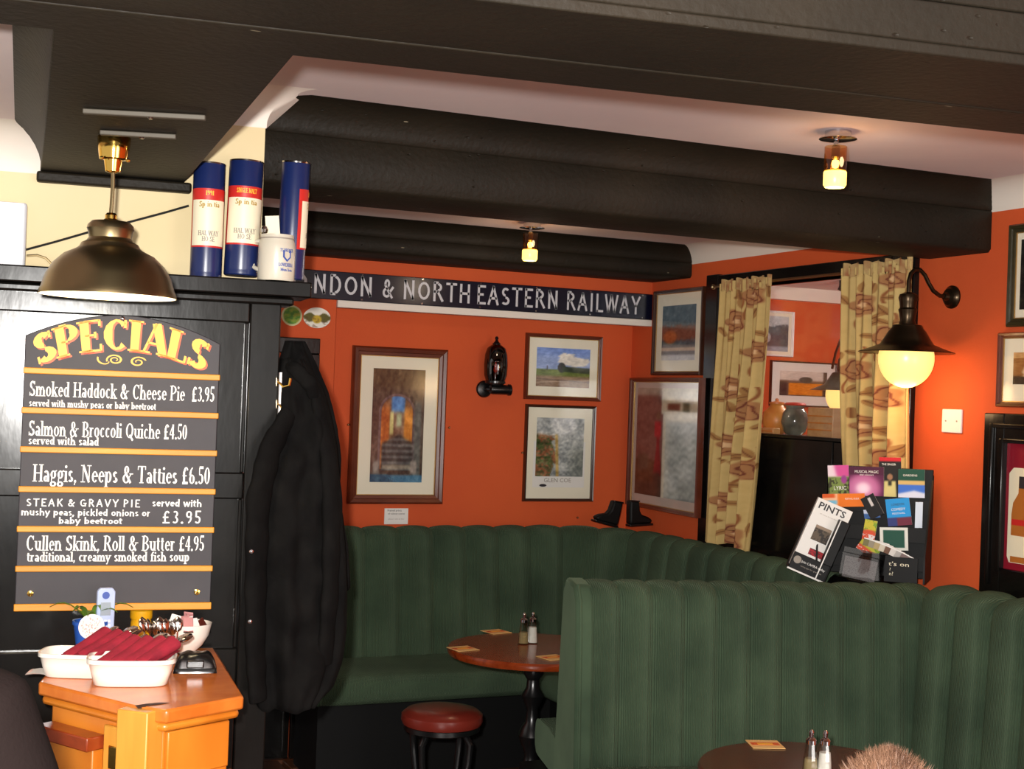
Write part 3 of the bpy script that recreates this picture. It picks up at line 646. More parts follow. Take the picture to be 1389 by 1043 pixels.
# grey box at far left
u0 = PART.uv(36, 300, -.06); z1 = PART.uv(20, 274, -.06)[1]
t = thing('grey_box', 'pale grey plastic box standing on the shelf at far left', 'box', PART.pt(u0[0]-.14, zsh, -.1), TH)
MB().box(-.14, .14, -.04, .028, 0, z1-zsh).build('casing', GREYP, t, bevel=.006)
MB().box(.05, .11, -.042, -.04, .1, .15).build('grille', WHITEP, t)
MB().box(-.135, .132, -.0425, -.04, z1-zsh-.008, z1-zsh-.002).build('edge_band', WHITEP, t)
# cables on the cream wall
def cab(label, pts, r=.003, m=BLACKP):
    P_ = [PART.pt(*PART.uv(x, y, -.12), -.12) for x, y in pts]; return tag(MB().tube(P_, r, 6).build('cable', m), label, 'cable')
cab('thin black cable strung slantwise across the cream wall', [(34, 339), (75, 328), (120, 315), (180, 300), (225, 288), (256, 279)])
cab('short buff cable curling out from the grey box', [(36, 347), (50, 346), (62, 350), (72, 360), (80, 372)], .003, BRASS)

# ------------------------------------------------------------------ brass pendant lamp
pp = onz(155, 186, 2.18)
t = thing('pendant_lamp', 'antique brass dome pendant lamp above the specials board', 'lamp', pp)
MB().lathe([(.035, 0), (.036, -.002), (.033, -.03), (.03, -.048), (.02, -.05), (.016, -.075), (.008, -.078)], n=32).build('ceiling_rose', BRASSP, t)
for a in (-.05, .05): MB().lathe([(.002, 0), (.005, -.003), (.004, -.007), (.001, -.008)], n=10, c=(a*.55, -.022, -.047)).build('rose_screw', BRASSP, t)
MB().tube([(0, 0, -.07), (.001, 0, -.11), (.0, 0, -.15), (-.002, 0, -.185)], .0045, 10).build('stem', BRASS, t)
MB().lathe([(.009, -.165), (.013, -.17), (.013, -.178), (.02, -.183)], n=20).build('stem_collar', BRASSP, t)
MB().lathe([(.018, -.181), (.04, -.184), (.048, -.192), (.05, -.2), (.047, -.207), (.045, -.22), (.05, -.227), (.06, -.232), (.064, -.24), (.07, -.245), (.095, -.257), (.117, -.278), (.132, -.303), (.14, -.33), (.144, -.338), (.145, -.346)], n=56, cap=False).build('shade', BRASS, t)
MB().lathe([(.143, -.346), (.137, -.33), (.127, -.303), (.112, -.278), (.09, -.26), (.05, -.25), (.001, -.249)], n=56, cap=False).build('shade_lining', SHADEW, t)
MB().lathe([(.012, -.255), (.016, -.27), (.026, -.29), (.03, -.31), (.024, -.33), (.001, -.338)], n=20).build('bulb', BULB, t)
light('POINT', pp+Vector((0, 0, -.375)), 2.2, (1, .86, .62), .03, name='pendant_light')

# ------------------------------------------------------------------ wall lamp
WLc = RIGHT.uv(1292, 403); wy = -WLc[0]; wz = WLc[1]
t = thing('wall_lamp', 'dark bronze gooseneck wall lamp with opal globe beside the hatch', 'lamp', (XR, wy, wz))
RX = Matrix.Rotation(-PI/2, 4, 'Y')
MB().lathe([(.042, 0), (.042, .006), (.034, .012), (.03, .02), (.016, .026), (.012, .04), (.001, .044)], n=32, m=RX).build('wall_rose', BRONZE, t)
gx = -.2
pts = [(-.03, 0, 0), (-.06, 0, .002), (-.09, 0, .018), (-.112, 0, .045), (-.13, 0, .072), (-.152, 0, .088), (-.175, 0, .088), (-.192, 0, .072), (gx, 0, .045), (gx, 0, .0), (gx, 0, -.01)]
MB().tube(pts, .0075, 10).build('gooseneck', BRONZE, t)
zt_ = lambda z: z-wz
MB().lathe([(.012, zt_(2.07)), (.03, zt_(2.062)), (.034, zt_(2.05)), (.03, zt_(2.035)), (.028, zt_(2.015)), (.033, zt_(2.008)), (.03, zt_(1.995)), (.026, zt_(1.97)), (.03, zt_(1.955)), (.045, zt_(1.95))], n=32, c=(gx, 0, 0)).build('lamp_holder', BRONZE, t)
MB().lathe([(.03, zt_(1.957)), (.05, zt_(1.953)), (.053, zt_(1.945)), (.065, zt_(1.93)), (.08, zt_(1.905)), (.093, zt_(1.885)), (.125, zt_(1.872)), (.165, zt_(1.858)), (.167, zt_(1.855)), (.12, zt_(1.862)), (.09, zt_(1.87)), (.05, zt_(1.9))], n=56, c=(gx, 0, 0), cap=False).build('shade', BRONZE, t)
MB().lathe([(.06, zt_(1.89))]+[(.097*math.cos(a), zt_(1.835)+.104*math.sin(a)) for a in [R(k) for k in range(24, -90, -9)]]+[(.001, zt_(1.731))], n=40, c=(gx, 0, 0), cap=False).build('opal_globe', GLOW, t)
light('POINT', (XR+gx, wy, 1.715), 3, (1, .62, .3), .09, name='wall_lamp_light')

# ------------------------------------------------------------------ ceiling lamps
def ceil_lamp(label, p, lean=0):
    t = thing('ceiling_lamp', label, 'lamp', p, 0, 'small glass cylinder ceiling lamps')
    MB().lathe([(.038, 0), (.038, -.018), (.053, -.02), (.054, -.023), (.04, -.026), (.001, -.027)], n=36).build('ceiling_plate', CHROME, t)
    MB().lathe([(.007, -.026), (.007, -.04), (.012, -.045), (.012, -.075), (.008, -.08), (.001, -.081)], n=16, c=(-.006, 0, 0)).build('holder', CHROME, t)
    g = MB().lathe([(.031, -.045), (.032, -.046), (.032, -.12), (.031, -.12)], n=32, c=(-.006, 0, 0), cap=False).build('glass_cylinder', AMBER, t)
    MB().lathe([(.001, -.113), (.031, -.115), (.033, -.12), (.033, -.155), (.028, -.163), (.001, -.165)], n=32, c=(-.006, 0, 0)).build('frosted_base', GLOWB, t)
    MB().lathe([(.001, -.082), (.009, -.085), (.011, -.095), (.008, -.105), (.001, -.108)], n=16, c=(-.006, 0, 0)).build('bulb', BULB, t)
    light('POINT', Vector(p)+Vector((-.006, 0, -.2)), 1.0, (1, .8, .6), .03, name='ceiling_lamp_light')
    light('POINT', Vector(p)+Vector((.0, -.045, -.09)), .13, (1, .66, .34), .02, name='ceiling_lamp_spill')
GLOWB = mat('glowing_frosted_glass', (255, 220, 120), .3, emis=(255, 214, 110), estr=1.5)
ceil_lamp('small glass ceiling lamp in the nearest bay, on the right', onz(1137, 178, ZC))
ceil_lamp('small glass ceiling lamp in the rear bay, above the railway sign', onz(722, 302, ZC2))

# ------------------------------------------------------------------ railway sign
u0, u1 = BULK.uv(421, 390, .02)[0]-.35, XR-.006; z0, z1 = 2.056, 2.184
t = thing('railway_sign', 'long navy blue enamel railway sign above the pictures', 'sign', (0, 6.11, 0))
MB().box(u0, u1, -.02, -.001, z0, z1).build('enamel_plate', NAVY, t, bevel=.003)
hL = .083; zl = 2.082; WEL = mat('white_enamel_letters', (206, 204, 208), .35)
def word(tx, xa, xb_):
    mb = MB(); a = BULK.uv(xa, 400, .021)[0]; b = BULK.uv(xb_, 400, .021)[0]; lettering(mb, tx, a, zl, hL, b-a, False, .135, y=-.0212, track=.08); mb.build('lettering', WEL, t, ang=180, fix=False)
word('NDON', 424, 508); word('&', 518, 537); word('NORTH', 546, 641); word('EASTERN', 646, 760); word('RAILWAY', 768, 871)
mb = MB(); lettering(mb, 'LO', BULK.uv(424, 400)[0]-.17, zl, hL, .15, False, .135, y=-.0212, track=.08); mb.build('lettering', WEL, t, ang=180, fix=False)
for x in np.linspace(u0+.3, u1-.06, 7):
    for z in (z0+.008, z1-.008): MB().lathe([(.001, 0), (.004, .001), (.004, .003)][::-1], n=8, m=Matrix.Rotation(PI/2, 4, 'X'), c=(x, -.02, z)).build('screw', STEEL, t)

# ------------------------------------------------------------------ pictures
def picture(label, pl, pts, fw=.022, mat_f=FRAMEW, mount=(.06, .06, .06, .07), fn=None, name='picture_frame', th=.025, cat='picture', lean=0, gilt=True, nu=60, nv=80, mcol=None, glass=True, group='framed pictures on the walls', turn=0, grn=18):
    x0, x1, z0, z1 = pl.rect(pts, th)
    cx_, hw_ = (x0+x1)/2, (x1-x0)/2; hh_ = z1-z0
    t = thing(name, label, cat, pl.pt(cx_, z0, .001+hw_*abs(math.sin(turn))), pl.rz+turn, group); t.rotation_euler[0] = lean
    mb = MB()
    def side(a, b, c, d):   # a,b outer corners; c,d inner corners
        prof = []
        for P_, Q_ in ((a, d), (b, c)):
            P_, Q_ = Vector(P_), Vector(Q_); prof.append([(*(P_+(Q_-P_)*s), 0) for s in (0, 1)])
        vs = []
        for P_, Q_ in ((a, d), (b, c)):
            P_, Q_ = Vector(P_), Vector(Q_)
            for s, y in ((0, 0), (0, -th*.7), (.2, -th), (.55, -th*.9), (.62, -th*.66), (.95, -th*.6), (1, -th*.35), (1, 0)):
                q = P_+(Q_-P_)*s; vs.append((q.x, y, q.y))
        return MB().add(vs, [(i, (i+1) % 8, 8+(i+1) % 8, 8+i) for i in range(8)]+[tuple(range(8))[::-1], tuple(range(8, 16))])
    O = [(-hw_, 0), (hw_, 0), (hw_, hh_), (-hw_, hh_)]; I = [(-hw_+fw, fw), (hw_-fw, fw), (hw_-fw, hh_-fw), (-hw_+fw, hh_-fw)]
    for k in range(4): side(O[k], O[(k+1) % 4], I[(k+1) % 4], I[k]).build('frame_side', mat_f, t, ang=30)
    if gilt:
        g = MB()
        for k in range(4):
            a, b = Vector(I[k]), Vector(I[(k+1) % 4]); d = (b-a).normalized(); n = Vector((-d.y, d.x))*.003
            q = [a, b, b+n-d*.003, a+n+d*.003]; g.add([(p.x, y, p.y) for y in (-th*.32, -th*.45) for p in q], [(0, 1, 2, 3), (4, 5, 6, 7), (0, 1, 5, 4), (3, 2, 6, 7)])
        g.build('gilt_slip', GILT, t)
    MB().box(-hw_+fw*.5, hw_-fw*.5, -.006, -.003, fw*.5, hh_-fw*.5).build('mount', mcol or MOUNT, t)
    l, r_, tp, bt = mount
    if fn: sd_ = len(label); art('print', -hw_+fw+l, hw_-fw-r_, fw+bt, hh_-fw-tp, -.0075, lambda u, v: fn(u, v)+grain(u, v, sd_, grn), t, nu, nv)
    if glass: MB().add([(-hw_+fw*.8, -.011, fw*.8), (hw_-fw*.8, -.011, fw*.8), (hw_-fw*.8, -.011, hh_-fw*.8), (-hw_+fw*.8, -.011, hh_-fw*.8)], [(0, 1, 2, 3)]).build('glass', GLASS, t)
    return t, hw_, hh_

def art_alley(u, v):
    n = noise2(u*2, v*3, 8, 1); im = base(u, (74, 56, 44))+n[..., None]*14
    im = mixc(im, soft(.82-v, .05)*.5, (96, 72, 30)); im = mixc(im, soft(u-.18, .03)*soft(v-.7, .05)*.5, (92, 60, 50))
    d = np.where(v > .62, np.hypot((u-.48)/.3, (v-.62)/.14)-1, np.abs(u-.48)/.3-1)
    im = mixc(im, soft(np.abs(d-.08)-.08, .02)*(v > .12), (108, 84, 84)); ins = soft(d, .02)*(v > .12)
    im = mixc(im, ins, (120, 84, 60)); im = mixc(im, ins*soft(.62-v, .02)*soft(abs(u-.5)-.13, .02), (60, 126, 190))
    im = mixc(im, ins*soft(u-.34, .02)*soft(v-.68, .05), (206, 112, 40)); im = mixc(im, ins*soft(.62-u, .02)*soft(v-.66, .05), (214, 132, 34))
    im = mixc(im, ins*soft(abs(u-.38)-.035, .01)*soft(abs(v-.52)-.1, .02), (226, 214, 140)); im = mixc(im, ins*soft(abs(u-.52)-.05, .02)*soft(abs(v-.55)-.06, .02), (160, 170, 130))
    im += (ins*n*24)[..., None]
    st = soft(v-.42+abs(u-.52)*.25, .02)*soft(abs(u-.5)-.30-(.0), .02)*(v > .1)
    im = mixc(im, st, (70, 72, 70)); im += (st*np.sin(v*120)*26)[..., None]
    im = mixc(im, soft(abs(u-.5)-.28, .02)*soft(abs(v-.135)-.02, .01), (150, 142, 124))
    im = mixc(im, soft(abs(u-.88)-.07, .02)*soft(v-.72, .03)*.8, (98, 104, 100)); im = mixc(im, soft(abs(abs(u-.47)-.36)-.06, .02)*soft(abs(v-.13)-.06, .02), (150, 140, 130))
    im = mixc(im, soft(v-.065, .01), (70, 120, 150)); im = mixc(im, soft(v-.065, .01)*(n > .2), (44, 84, 110))
    return im
def art_train(u, v):
    n = noise2(u*3, v*3, 8, 3); im = base(u, (150, 172, 220)); im = mixc(im, soft(.8-v, .1)*.6, (90, 130, 214))
    im = mixc(im, soft(v-.45, .01), (110, 128, 56)); im = mixc(im, soft(v-.28, .03), (146, 118, 92)); im = mixc(im, soft(abs(v-.1-u*.1)-.01, .01)*.6, (210, 190, 170))
    im = mixc(im, soft(abs(v-.2+u*.06)-.012, .01)*.7, (90, 70, 60)); im = mixc(im, soft(np.hypot((u-.72)/.28, (v-.66)/.13)-1+n*.15, .08), (232, 226, 214))
    im = mixc(im, soft(np.hypot((u-.56)/.16, (v-.72)/.16)-1+n*.2, .08), (238, 232, 220))
    im = mixc(im, soft(np.hypot((u-.47)/.075, (v-.5)/.13)-1, .08), (30, 32, 28)); im = mixc(im, soft(abs(u-.74)-.26, .01)*soft(abs(v-.46+(u-.5)*.05)-.07, .015), (44, 60, 40))
    im = mixc(im, soft(abs(u-.2)-.008, .004)*soft(abs(v-.48)-.06, .01), (80, 70, 60)); return im+(n*7)[..., None]
def art_glen(u, v):
    n = noise2(u*3, v*4, 9, 5); im = base(u, (176, 180, 178))+(n*26)[..., None]
    rock = soft(u-.42+abs(v-.35)*.25-(n*.06), .02)*soft(v-.72+u*.1, .03)
    im = mixc(im, rock, (110, 96, 62)); im = mixc(im, rock*(n > .25), (150, 96, 62)); im = mixc(im, rock*(n < -.3), (84, 96, 50))
    im = mixc(im, soft(abs(u-.42-(.7-v)*.06)-.03, .01)*soft(v-.72, .02), (196, 166, 96)); im = mixc(im, soft(.7-u, .15)*soft(v-.5, .1)*.8, (106, 112, 104))
    im = mixc(im, soft(np.hypot((u-.55)/.25, (v-.9)/.2)-1, .2)*.5, (250, 250, 250)); return im
def art_poster(u, v):
    n = noise2(u*2, v*3, 8, 9); im = base(u, (120, 76, 66)); im = mixc(im, soft(.25-v, .06)*.7, (128, 84, 76)); im = mixc(im, soft(v-.33+n*.02, .02), (92, 56, 36)); im = mixc(im, soft(.93-v, .02), (176, 158, 140))
    im = mixc(im, soft(.45-u, .01), (214, 208, 186)); im = mixc(im, soft(.5-u, .01)*soft(v-.7, .02), (186, 190, 180))  # pale right half is glare on the glass, painted into the print
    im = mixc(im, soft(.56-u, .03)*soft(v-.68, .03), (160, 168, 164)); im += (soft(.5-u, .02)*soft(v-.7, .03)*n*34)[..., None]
    im = mixc(im, soft(.42-u, .01)*soft(.76-v, .01), (206, 196, 170)); im = mixc(im, soft(abs(u-.62)-.1, .02)*soft(abs(v-.83)-.03, .01), (112, 62, 44)); im = mixc(im, soft(abs(u-.82)-.05, .02)*soft(abs(v-.83)-.04, .01), (96, 96, 70))
    im = mixc(im, soft(abs(u-.38)-.045-.02*np.sin(v*9), .01)*soft(abs(v-.4)-.2, .01), (140, 26, 34)); im = mixc(im, soft(abs(u-.37)-.055, .01)*soft(abs(v-.62)-.07, .015), (176, 32, 44))
    im = mixc(im, soft(np.hypot((u-.375)/.038, (v-.745)/.035)-1, .1), (120, 84, 66)); im = mixc(im, soft(abs(u-.37)-.05, .02)*soft(v-.22, .02), (70, 44, 36))
    im = mixc(im, soft(abs(u-.13)-.09, .02)*soft(abs(v-.3)-.07+n*.02, .02), (96, 72, 56)); im = mixc(im, soft(abs(u-.5)-.5, .01)*soft(v-.12, .02)*(u < .45), (74, 50, 38))
    return im
def art_harbour(u, v):
    n = noise2(u*3, v*3, 8, 12); im = base(u, (70, 92, 104))+(n*18)[..., None]; im = mixc(im, soft(abs(v-.5)-.13+n*.04, .03), (120, 76, 60)); im = mixc(im, soft(np.hypot((u-.25)/.2, (v-.42)/.12)-1, .2), (176, 96, 50))
    im = mixc(im, soft(v-.28, .02), (110, 104, 110)); im = mixc(im, soft(abs(v-.2)-.03, .01), (196, 170, 150)); im = mixc(im, soft(v-.1, .02), (206, 206, 204)); im = mixc(im, soft(.7-v, .03)*.5, (84, 108, 122)); return im
def art_misty(u, v):
    n = noise2(u*2, v*2, 8, 15); im = base(u, (196, 206, 210)); im = mixc(im, soft(v-.72+n*.06, .04), (70, 84, 92)); im = mixc(im, soft(v-.35, .05), (84, 96, 100)); im = mixc(im, soft(np.hypot((u-.4)/.1, (v-.38)/.14)-1, .1), (190, 196, 200)); im = mixc(im, soft(v-.14, .03), (150, 164, 176)); return im
def art_coach(u, v):
    im = base(u, (212, 204, 196)); im = mixc(im, soft(v-.62, .04), (110, 86, 70)); im = mixc(im, soft(np.hypot((u-.55)/.14, (v-.66)/.12)-1, .1), (50, 56, 60)); im = mixc(im, soft(abs(u-.55)-.36, .01)*soft(abs(v-.28)-.24, .01), (222, 132, 20)); im = mixc(im, soft(.92-u, .01)*.8, (40, 30, 30)); im = mixc(im, soft(u-.16, .03)*soft(v-.55, .05), (56, 44, 44)); return im
def art_dark(u, v):
    n = noise2(u*2, v*2, 8, 21); im = base(u, (22, 22, 20)); im = mixc(im, soft(np.hypot((u-.35)/.2, (v-.45)/.1)-1+n*.2, .1), (90, 50, 44)); im = mixc(im, (n > .55)*.5, (60, 64, 44)); im = mixc(im, soft(np.hypot((u-.15)/.05, (v-.12)/.05)-1, .1), (150, 130, 90)); return im
def art_lady(u, v):
    n = noise2(u*2, v*2, 8, 31); im = base(u, (156, 104, 54))+(n*22)[..., None]; im = mixc(im, soft(.82-v, .01), (206, 160, 104)); im = mixc(im, soft(v-.25, .04), (44, 32, 24))
    im = mixc(im, soft(np.hypot((u-.35)/.22, (v-.38)/.3)-1+n*.2, .06), (206, 190, 160)); im = mixc(im, soft(np.hypot((u-.5)/.16, (v-.5)/.1)-1+n*.2, .06), (176, 40, 28)); im = mixc(im, soft(np.hypot((u-.55)/.22, (v-.75)/.1)-1, .1), (90, 60, 44)); return im

picture('tall mahogany framed painting of an archway and steps', BACK, ((481, 468), (609, 475), (601, 684), (472, 683.5)), .042, FRAMEW, (.065, .065, .06, .06), art_alley, th=.03, nu=80, nv=150, grn=34)
picture('small framed picture of a steam train with white smoke', BACK, ((716, 450), (819, 458), (815, 545), (712, 541)), .018, FRAMEW, (.045, .045, .05, .048), art_train, grn=26)
t, hw_, hh_ = picture('framed poster of a stony glen below the steam train picture', BACK, ((715.5, 548), (810, 551), (805, 681), (710, 680)), .015, FRAMED, (.05, .045, .05, .11), art_glen, gilt=False, grn=40)
MB().box(-hw_+.052, hw_-.05, -.0068, -.006, .07, .3).build('caption_sheet', PAPER, t)
text_mesh('GLEN COE', .03, GREYT, t, (-.005, -.0078, .105), .15); MB().lathe([(.001, 0), (.02, .0002), (.02, .0005)][::-1], n=20, m=Matrix.Rotation(PI/2, 4, 'X'), c=(-.085, -.0075, .08), sy=.35).build('emblem', DARKT, t)
picture('small upright framed harbour picture high in the corner', RIGHT, ((884.4, 395.5), (952.7, 387.6), (948.6, 508.4), (883.7, 509.4)), .018, FRAMED, (.055, .055, .06, .055), art_harbour)
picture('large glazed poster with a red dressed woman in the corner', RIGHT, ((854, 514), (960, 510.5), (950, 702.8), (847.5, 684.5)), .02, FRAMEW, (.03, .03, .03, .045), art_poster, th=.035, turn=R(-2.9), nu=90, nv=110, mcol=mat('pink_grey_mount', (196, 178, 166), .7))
t, hw_, hh_ = picture('dark framed poster with pale lettering at the top right edge', RIGHT, ((1366, 302), (1510, 290), (1512, 440), (1364, 441)), .028, mat_wood('olive_black_wood', (44, 40, 20), (56, 50, 28), .35), (.02, .02, .025, .03), art_dark)
text_mesh('LNER', .07, GREYT, t, (-hw_+.028+.02+.1, -.009, hh_-.1), .16)
picture('brown framed picture of seated figures below the dark poster', RIGHT, ((1352, 450), (1510, 447), (1506, 556), (1350, 552)), .018, FRAMEW, (.045, .075, .05, .06), art_lady)
# framed pictures in the next room
picture('small white framed misty landscape in the next room', NR, ((1020, 418), (1080, 424), (1075, 486), (1016, 480)), .012, WHITEP, (.02, .02, .02, .02), art_misty, gilt=False)
picture('wide framed picture of an orange vehicle in the next room', NR, ((1047, 488), (1138, 493), (1135, 553), (1046, 551)), .01, FRAMED, (.06, .06, .05, .055), art_coach, gilt=False, mcol=PAPER)
# framed whisky poster on the right wall
def art_whisky(u, v): return mixc(base(u, (132, 16, 34)), .0*u, (0, 0, 0))
x0, x1, z0, z1 = RIGHT.rect(((1337, 560), (1520, 566), (1512, 830), (1325.5, 811.6)), .03)
t = thing('framed_poster', 'black framed crimson bottle poster at the right edge', 'poster', RIGHT.pt((x0+x1)/2, z0, .001), RIGHT.rz)
hw_ = (x1-x0)/2; hh_ = z1-z0; fw = .095
for nm, bx in (('frame_side', (-hw_, -hw_+fw, 0, hh_)), ('frame_side', (hw_-fw, hw_, 0, hh_)), ('frame_side', (-hw_+fw, hw_-fw, hh_-fw, hh_)), ('frame_side', (-hw_+fw, hw_-fw, 0, fw))):
    MB().box(bx[0], bx[1], -.03, 0, bx[2], bx[3]).build(nm, BLACKW, t, bevel=.004)
for bx in ((-hw_+.035, -hw_+.05, .035, hh_-.035), (-hw_+.05, hw_-.05, hh_-.05, hh_-.035), (-hw_+.08, -hw_+.1, .085, hh_-.085), (-hw_+.1, hw_-.1, hh_-.1, hh_-.085)):
    MB().box(bx[0], bx[1], -.04, -.03, bx[2], bx[3]).build('moulding', BLACKW, t, bevel=.003)
MB().box(-hw_+fw, hw_-fw, -.012, -.006, fw, hh_-fw).build('crimson_sheet', mat('crimson_print', (138, 18, 38), .4), t)
lp = [(.03, .03), (.3, .03), (.3, .36), (.26, .4), (.05, .4), (.03, .38)]
bx0 = -hw_+fw+.015
MB().prism([(bx0+x*1, .118+z) for x, z in [(.0, .02), (.01, 0), (.3, 0), (.3, .32), (.02, .32), (.0, .30)]], -.0135, -.012, lambda p, q: (p[0], q, p[1])).build('cream_panel', CREAML, t)
bot = [(.0, .0), (.035, .0), (.035, .2), (.03, .25), (.012, .29), (.011, .36), (-.011, .36), (-.012, .29), (-.03, .25), (-.035, .2), (-.035, 0)]
MB().prism([(bx0+.06+x*1.25, .12+z*.8) for x, z in bot], -.0145, -.0135, lambda p, q: (p[0], q, p[1])).build('bottle_print', mat('amber_print', (176, 104, 40), .4), t)
MB().box(bx0+.017, bx0+.103, -.0152, -.0145, .14, .21).build('bottle_label', CREAML, t); MB().box(bx0+.018, bx0+.102, -.0152, -.0145, .245, .265).build('bottle_band', RED, t)
MB().box(bx0+.047, bx0+.073, -.0152, -.0145, .37, .41).build('bottle_cap', DARKT, t)

# ------------------------------------------------------------------ light switch, stickers, notice
x0, x1, z0, z1 = RIGHT.rect(((1278, 555), (1305, 555), (1303, 587), (1277, 587)), .008)
t = thing('blank_plate', 'white square switch plate on the orange wall below the wall lamp', 'switch plate', RIGHT.pt((x0+x1)/2, (z0+z1)/2, 0), RIGHT.rz)
MB().box(-(x1-x0)/2, (x1-x0)/2, -.009, 0, -(z1-z0)/2, (z1-z0)/2).build('plate', WHITEP, t, bevel=.003)
for s in (-1, 1): MB().lathe([(.003, 0), (.003, .002)], n=10, m=Matrix.Rotation(PI/2, 4, 'X'), c=(s*.028, -.009, 0)).build('screw', GREYT, t)
def sticker(label, px, py, rx, ry, fn):
    u, z = BULK.uv(px, py, .002); a = BULK.uv(px+rx, py, .002)[0]-u; b = z-BULK.uv(px, py+ry, .002)[1]
    t = thing('sticker', label, 'sticker', BULK.pt(u, z, .001), 0, 'round stickers on the orange pier')
    art('disc', 0, 1, 0, 1, 0, fn, t, 40, 14, f3=lambda p, q: (a*q*math.cos(p*2*PI), -.001, b*q*math.sin(p*2*PI)))
def st1(u, v):
    a = u*2*PI; x, y = v*np.cos(a), v*np.sin(a); im = base(u, (110, 150, 50)); n = noise2(x, y, 8, 3); im = mixc(im, (n > .2)*.7, (150, 150, 60)); im = mixc(im, (n < -.3)*.6, (60, 110, 50)); return mixc(im, soft(.84-v, .02), (200, 196, 150))
def st2(u, v):
    a = u*2*PI; x, y = v*np.cos(a), v*np.sin(a); im = base(u, (236, 232, 220)); n = noise2(x, y, 8, 8); im = mixc(im, soft(np.abs(y-.02)-.3+.15*np.cos(x*6), .04), (96, 90, 40)); im = mixc(im, soft(np.hypot(x*1.2, y+.15)-.4, .05), (196, 166, 50)); im = mixc(im, (n > .4)*.4*(y < .1), (80, 50, 30)); return im
sticker('round green sticker high on the orange pier', 396, 428, 14, 14, st1)
sticker('oval white sticker with yellow flowers on the orange pier', 430, 431, 18.5, 14, st2)
x0, x1, z0, z1 = BACK.rect(((522, 689), (554, 690), (553, 711), (521, 711)), .004)
t = thing('notice_card', 'small white printed notice card under the archway painting', 'notice', BACK.pt((x0+x1)/2, z0, 0), 0)
MB().box(-(x1-x0)/2, (x1-x0)/2, -.004, -.001, 0, z1-z0).build('card', PAPER, t)
text_mesh('Framed prints', .014, DARKT, t, (-.01, -.0045, .065), .07); text_mesh('of railway scenes', .012, DARKT, t, (0, -.0045, .05), .085); text_mesh('please ask at bar', .008, GREYT, t, (0, -.0045, .025), .08)
# small wall hooks
for lab, (px, py) in (('small brass pin left of the archway painting', (472, 576)), ('small dark pin right of the archway painting', (609, 580)), ('small dark pin left of the glen poster', (708, 614)), ('pale candle stub pin above the seat back', (783, 702))):
    u, z = BACK.uv(px, py); tag(MB().lathe([(.005, 0), (.006, .004), (.003, .012), (.001, .013)], n=10, m=Matrix.Rotation(PI/2, 4, 'X'), c=BACK.pt(u, z)).build('wall_pin', BRASS), lab, 'pin')

# ------------------------------------------------------------------ ruby glass sconce
u, z = BACK.uv(665, 528); k = 1/FPX*6.95
t = thing('oil_lamp_sconce', 'small black wall lamp with dark ruby glass between the pictures', 'lamp', BACK.pt(u, z), 0)
RB = Matrix.Rotation(PI/2, 4, 'X')
MB().lathe([(.04, 0), (.042, .006), (.036, .014), (.02, .018)], n=28, m=RB, c=(-.035, 0, 0)).build('wall_plate', BLACKM, t)
MB().tube([(-.035, -.01, 0), (-.035, -.05, .0), (0, -.07, 0)], .009, 10).build('arm', BLACKM, t)
MB().lathe([(.02, 0), (.024, .01), (.024, .09), (.028, .095), (.028, .105), (.018, .11)], n=20, m=Matrix.Rotation(PI/2, 4, 'Y'), c=(-.03, -.07, 0)).build('fuel_tank', BLACKM, t)
MB().lathe([(.03, .02), (.05, .03), (.05, .04), (.03, .045)], n=24, c=(-.008, -.075, 0)).build('gallery', BLACKM, t)
MB().lathe([(.046, .04), (.056, .07), (.058, .12), (.054, .17), (.044, .2), (.025, .215), (.012, .22)], n=28, c=(-.008, -.075, 0), cap=False).build('ruby_chimney', SMOKE, t)
MB().lathe([(.018, .215), (.02, .222), (.01, .232), (.006, .24), (.009, .248), (.006, .256), (.001, .258)], n=16, c=(-.008, -.075, 0)).build('finial', BLACKM, t)
for a in range(4):
    co, s_ = math.cos(a*PI/2+.6), math.sin(a*PI/2+.6)
    MB().tube([(-.008+.05*co, -.075+.05*s_, .035), (-.008+.061*co, -.075+.061*s_, .12), (-.008+.05*co, -.075+.05*s_, .195), (-.008+.012*co, -.075+.012*s_, .222)], .002, 5).build('cage_wire', BLACKM, t)
MB().lathe([(.001, .08), (.01, .09), (.008, .115), (.001, .135)], n=12, c=(-.008, -.075, 0)).build('flame_bulb', mat('ruby_flame_bulb', (255, 90, 40), .3, emis=(255, 110, 50), estr=1.6), t)

# ------------------------------------------------------------------ curtains
def art_curtain(seed):
    r = np.random.default_rng(seed)
    def fn(u, v):
        n = noise2(u*3, v*9, 8, seed); im = base(u, (196, 168, 108))+(n*4)[..., None]
        asp = 4.6
        for k in range(9):
            cy = (k+.5)/9+r.uniform(-.02, .02); cx_ = (.28 if k % 2 else .72)+r.uniform(-.1, .1)
            im = mixc(im, soft(np.abs(u-cx_-.16*np.sin((v-cy)*22))-.012, .006)*(abs(v-cy) < .09), (140, 84, 48))
            for j in range(5):
                a = r.uniform(0, 6.28); lx, ly = cx_+.3*math.cos(a), cy+.07*math.sin(a); b = r.uniform(0, 3.14)
                du, dv = (u-lx), (v-ly)*asp; p = du*math.cos(b)+dv*math.sin(b); q = -du*math.sin(b)+dv*math.cos(b)
                le = (p/.1)**2+(np.abs(q)/.045)**2; im = mixc(im, soft(le-1, .12)*.75, (150, 104, 58)); im = mixc(im, soft(np.abs(q)-.006, .004)*(le < .9), (110, 64, 36))
            d = np.hypot((u-cx_)/.2, (v-cy)*asp/.2); an = np.arctan2((v-cy)*asp, u-cx_); d = d*(1+.12*np.cos(5*an))
            im = mixc(im, soft(d-1, .06)*.8, (158, 104, 66)); im = mixc(im, soft(np.abs(np.sin(d*8+an*1.5))-.35, .1)*soft(d-.95, .05), (112, 56, 38)); im = mixc(im, soft(d-.25, .05), (216, 176, 130))
        return im
    return fn
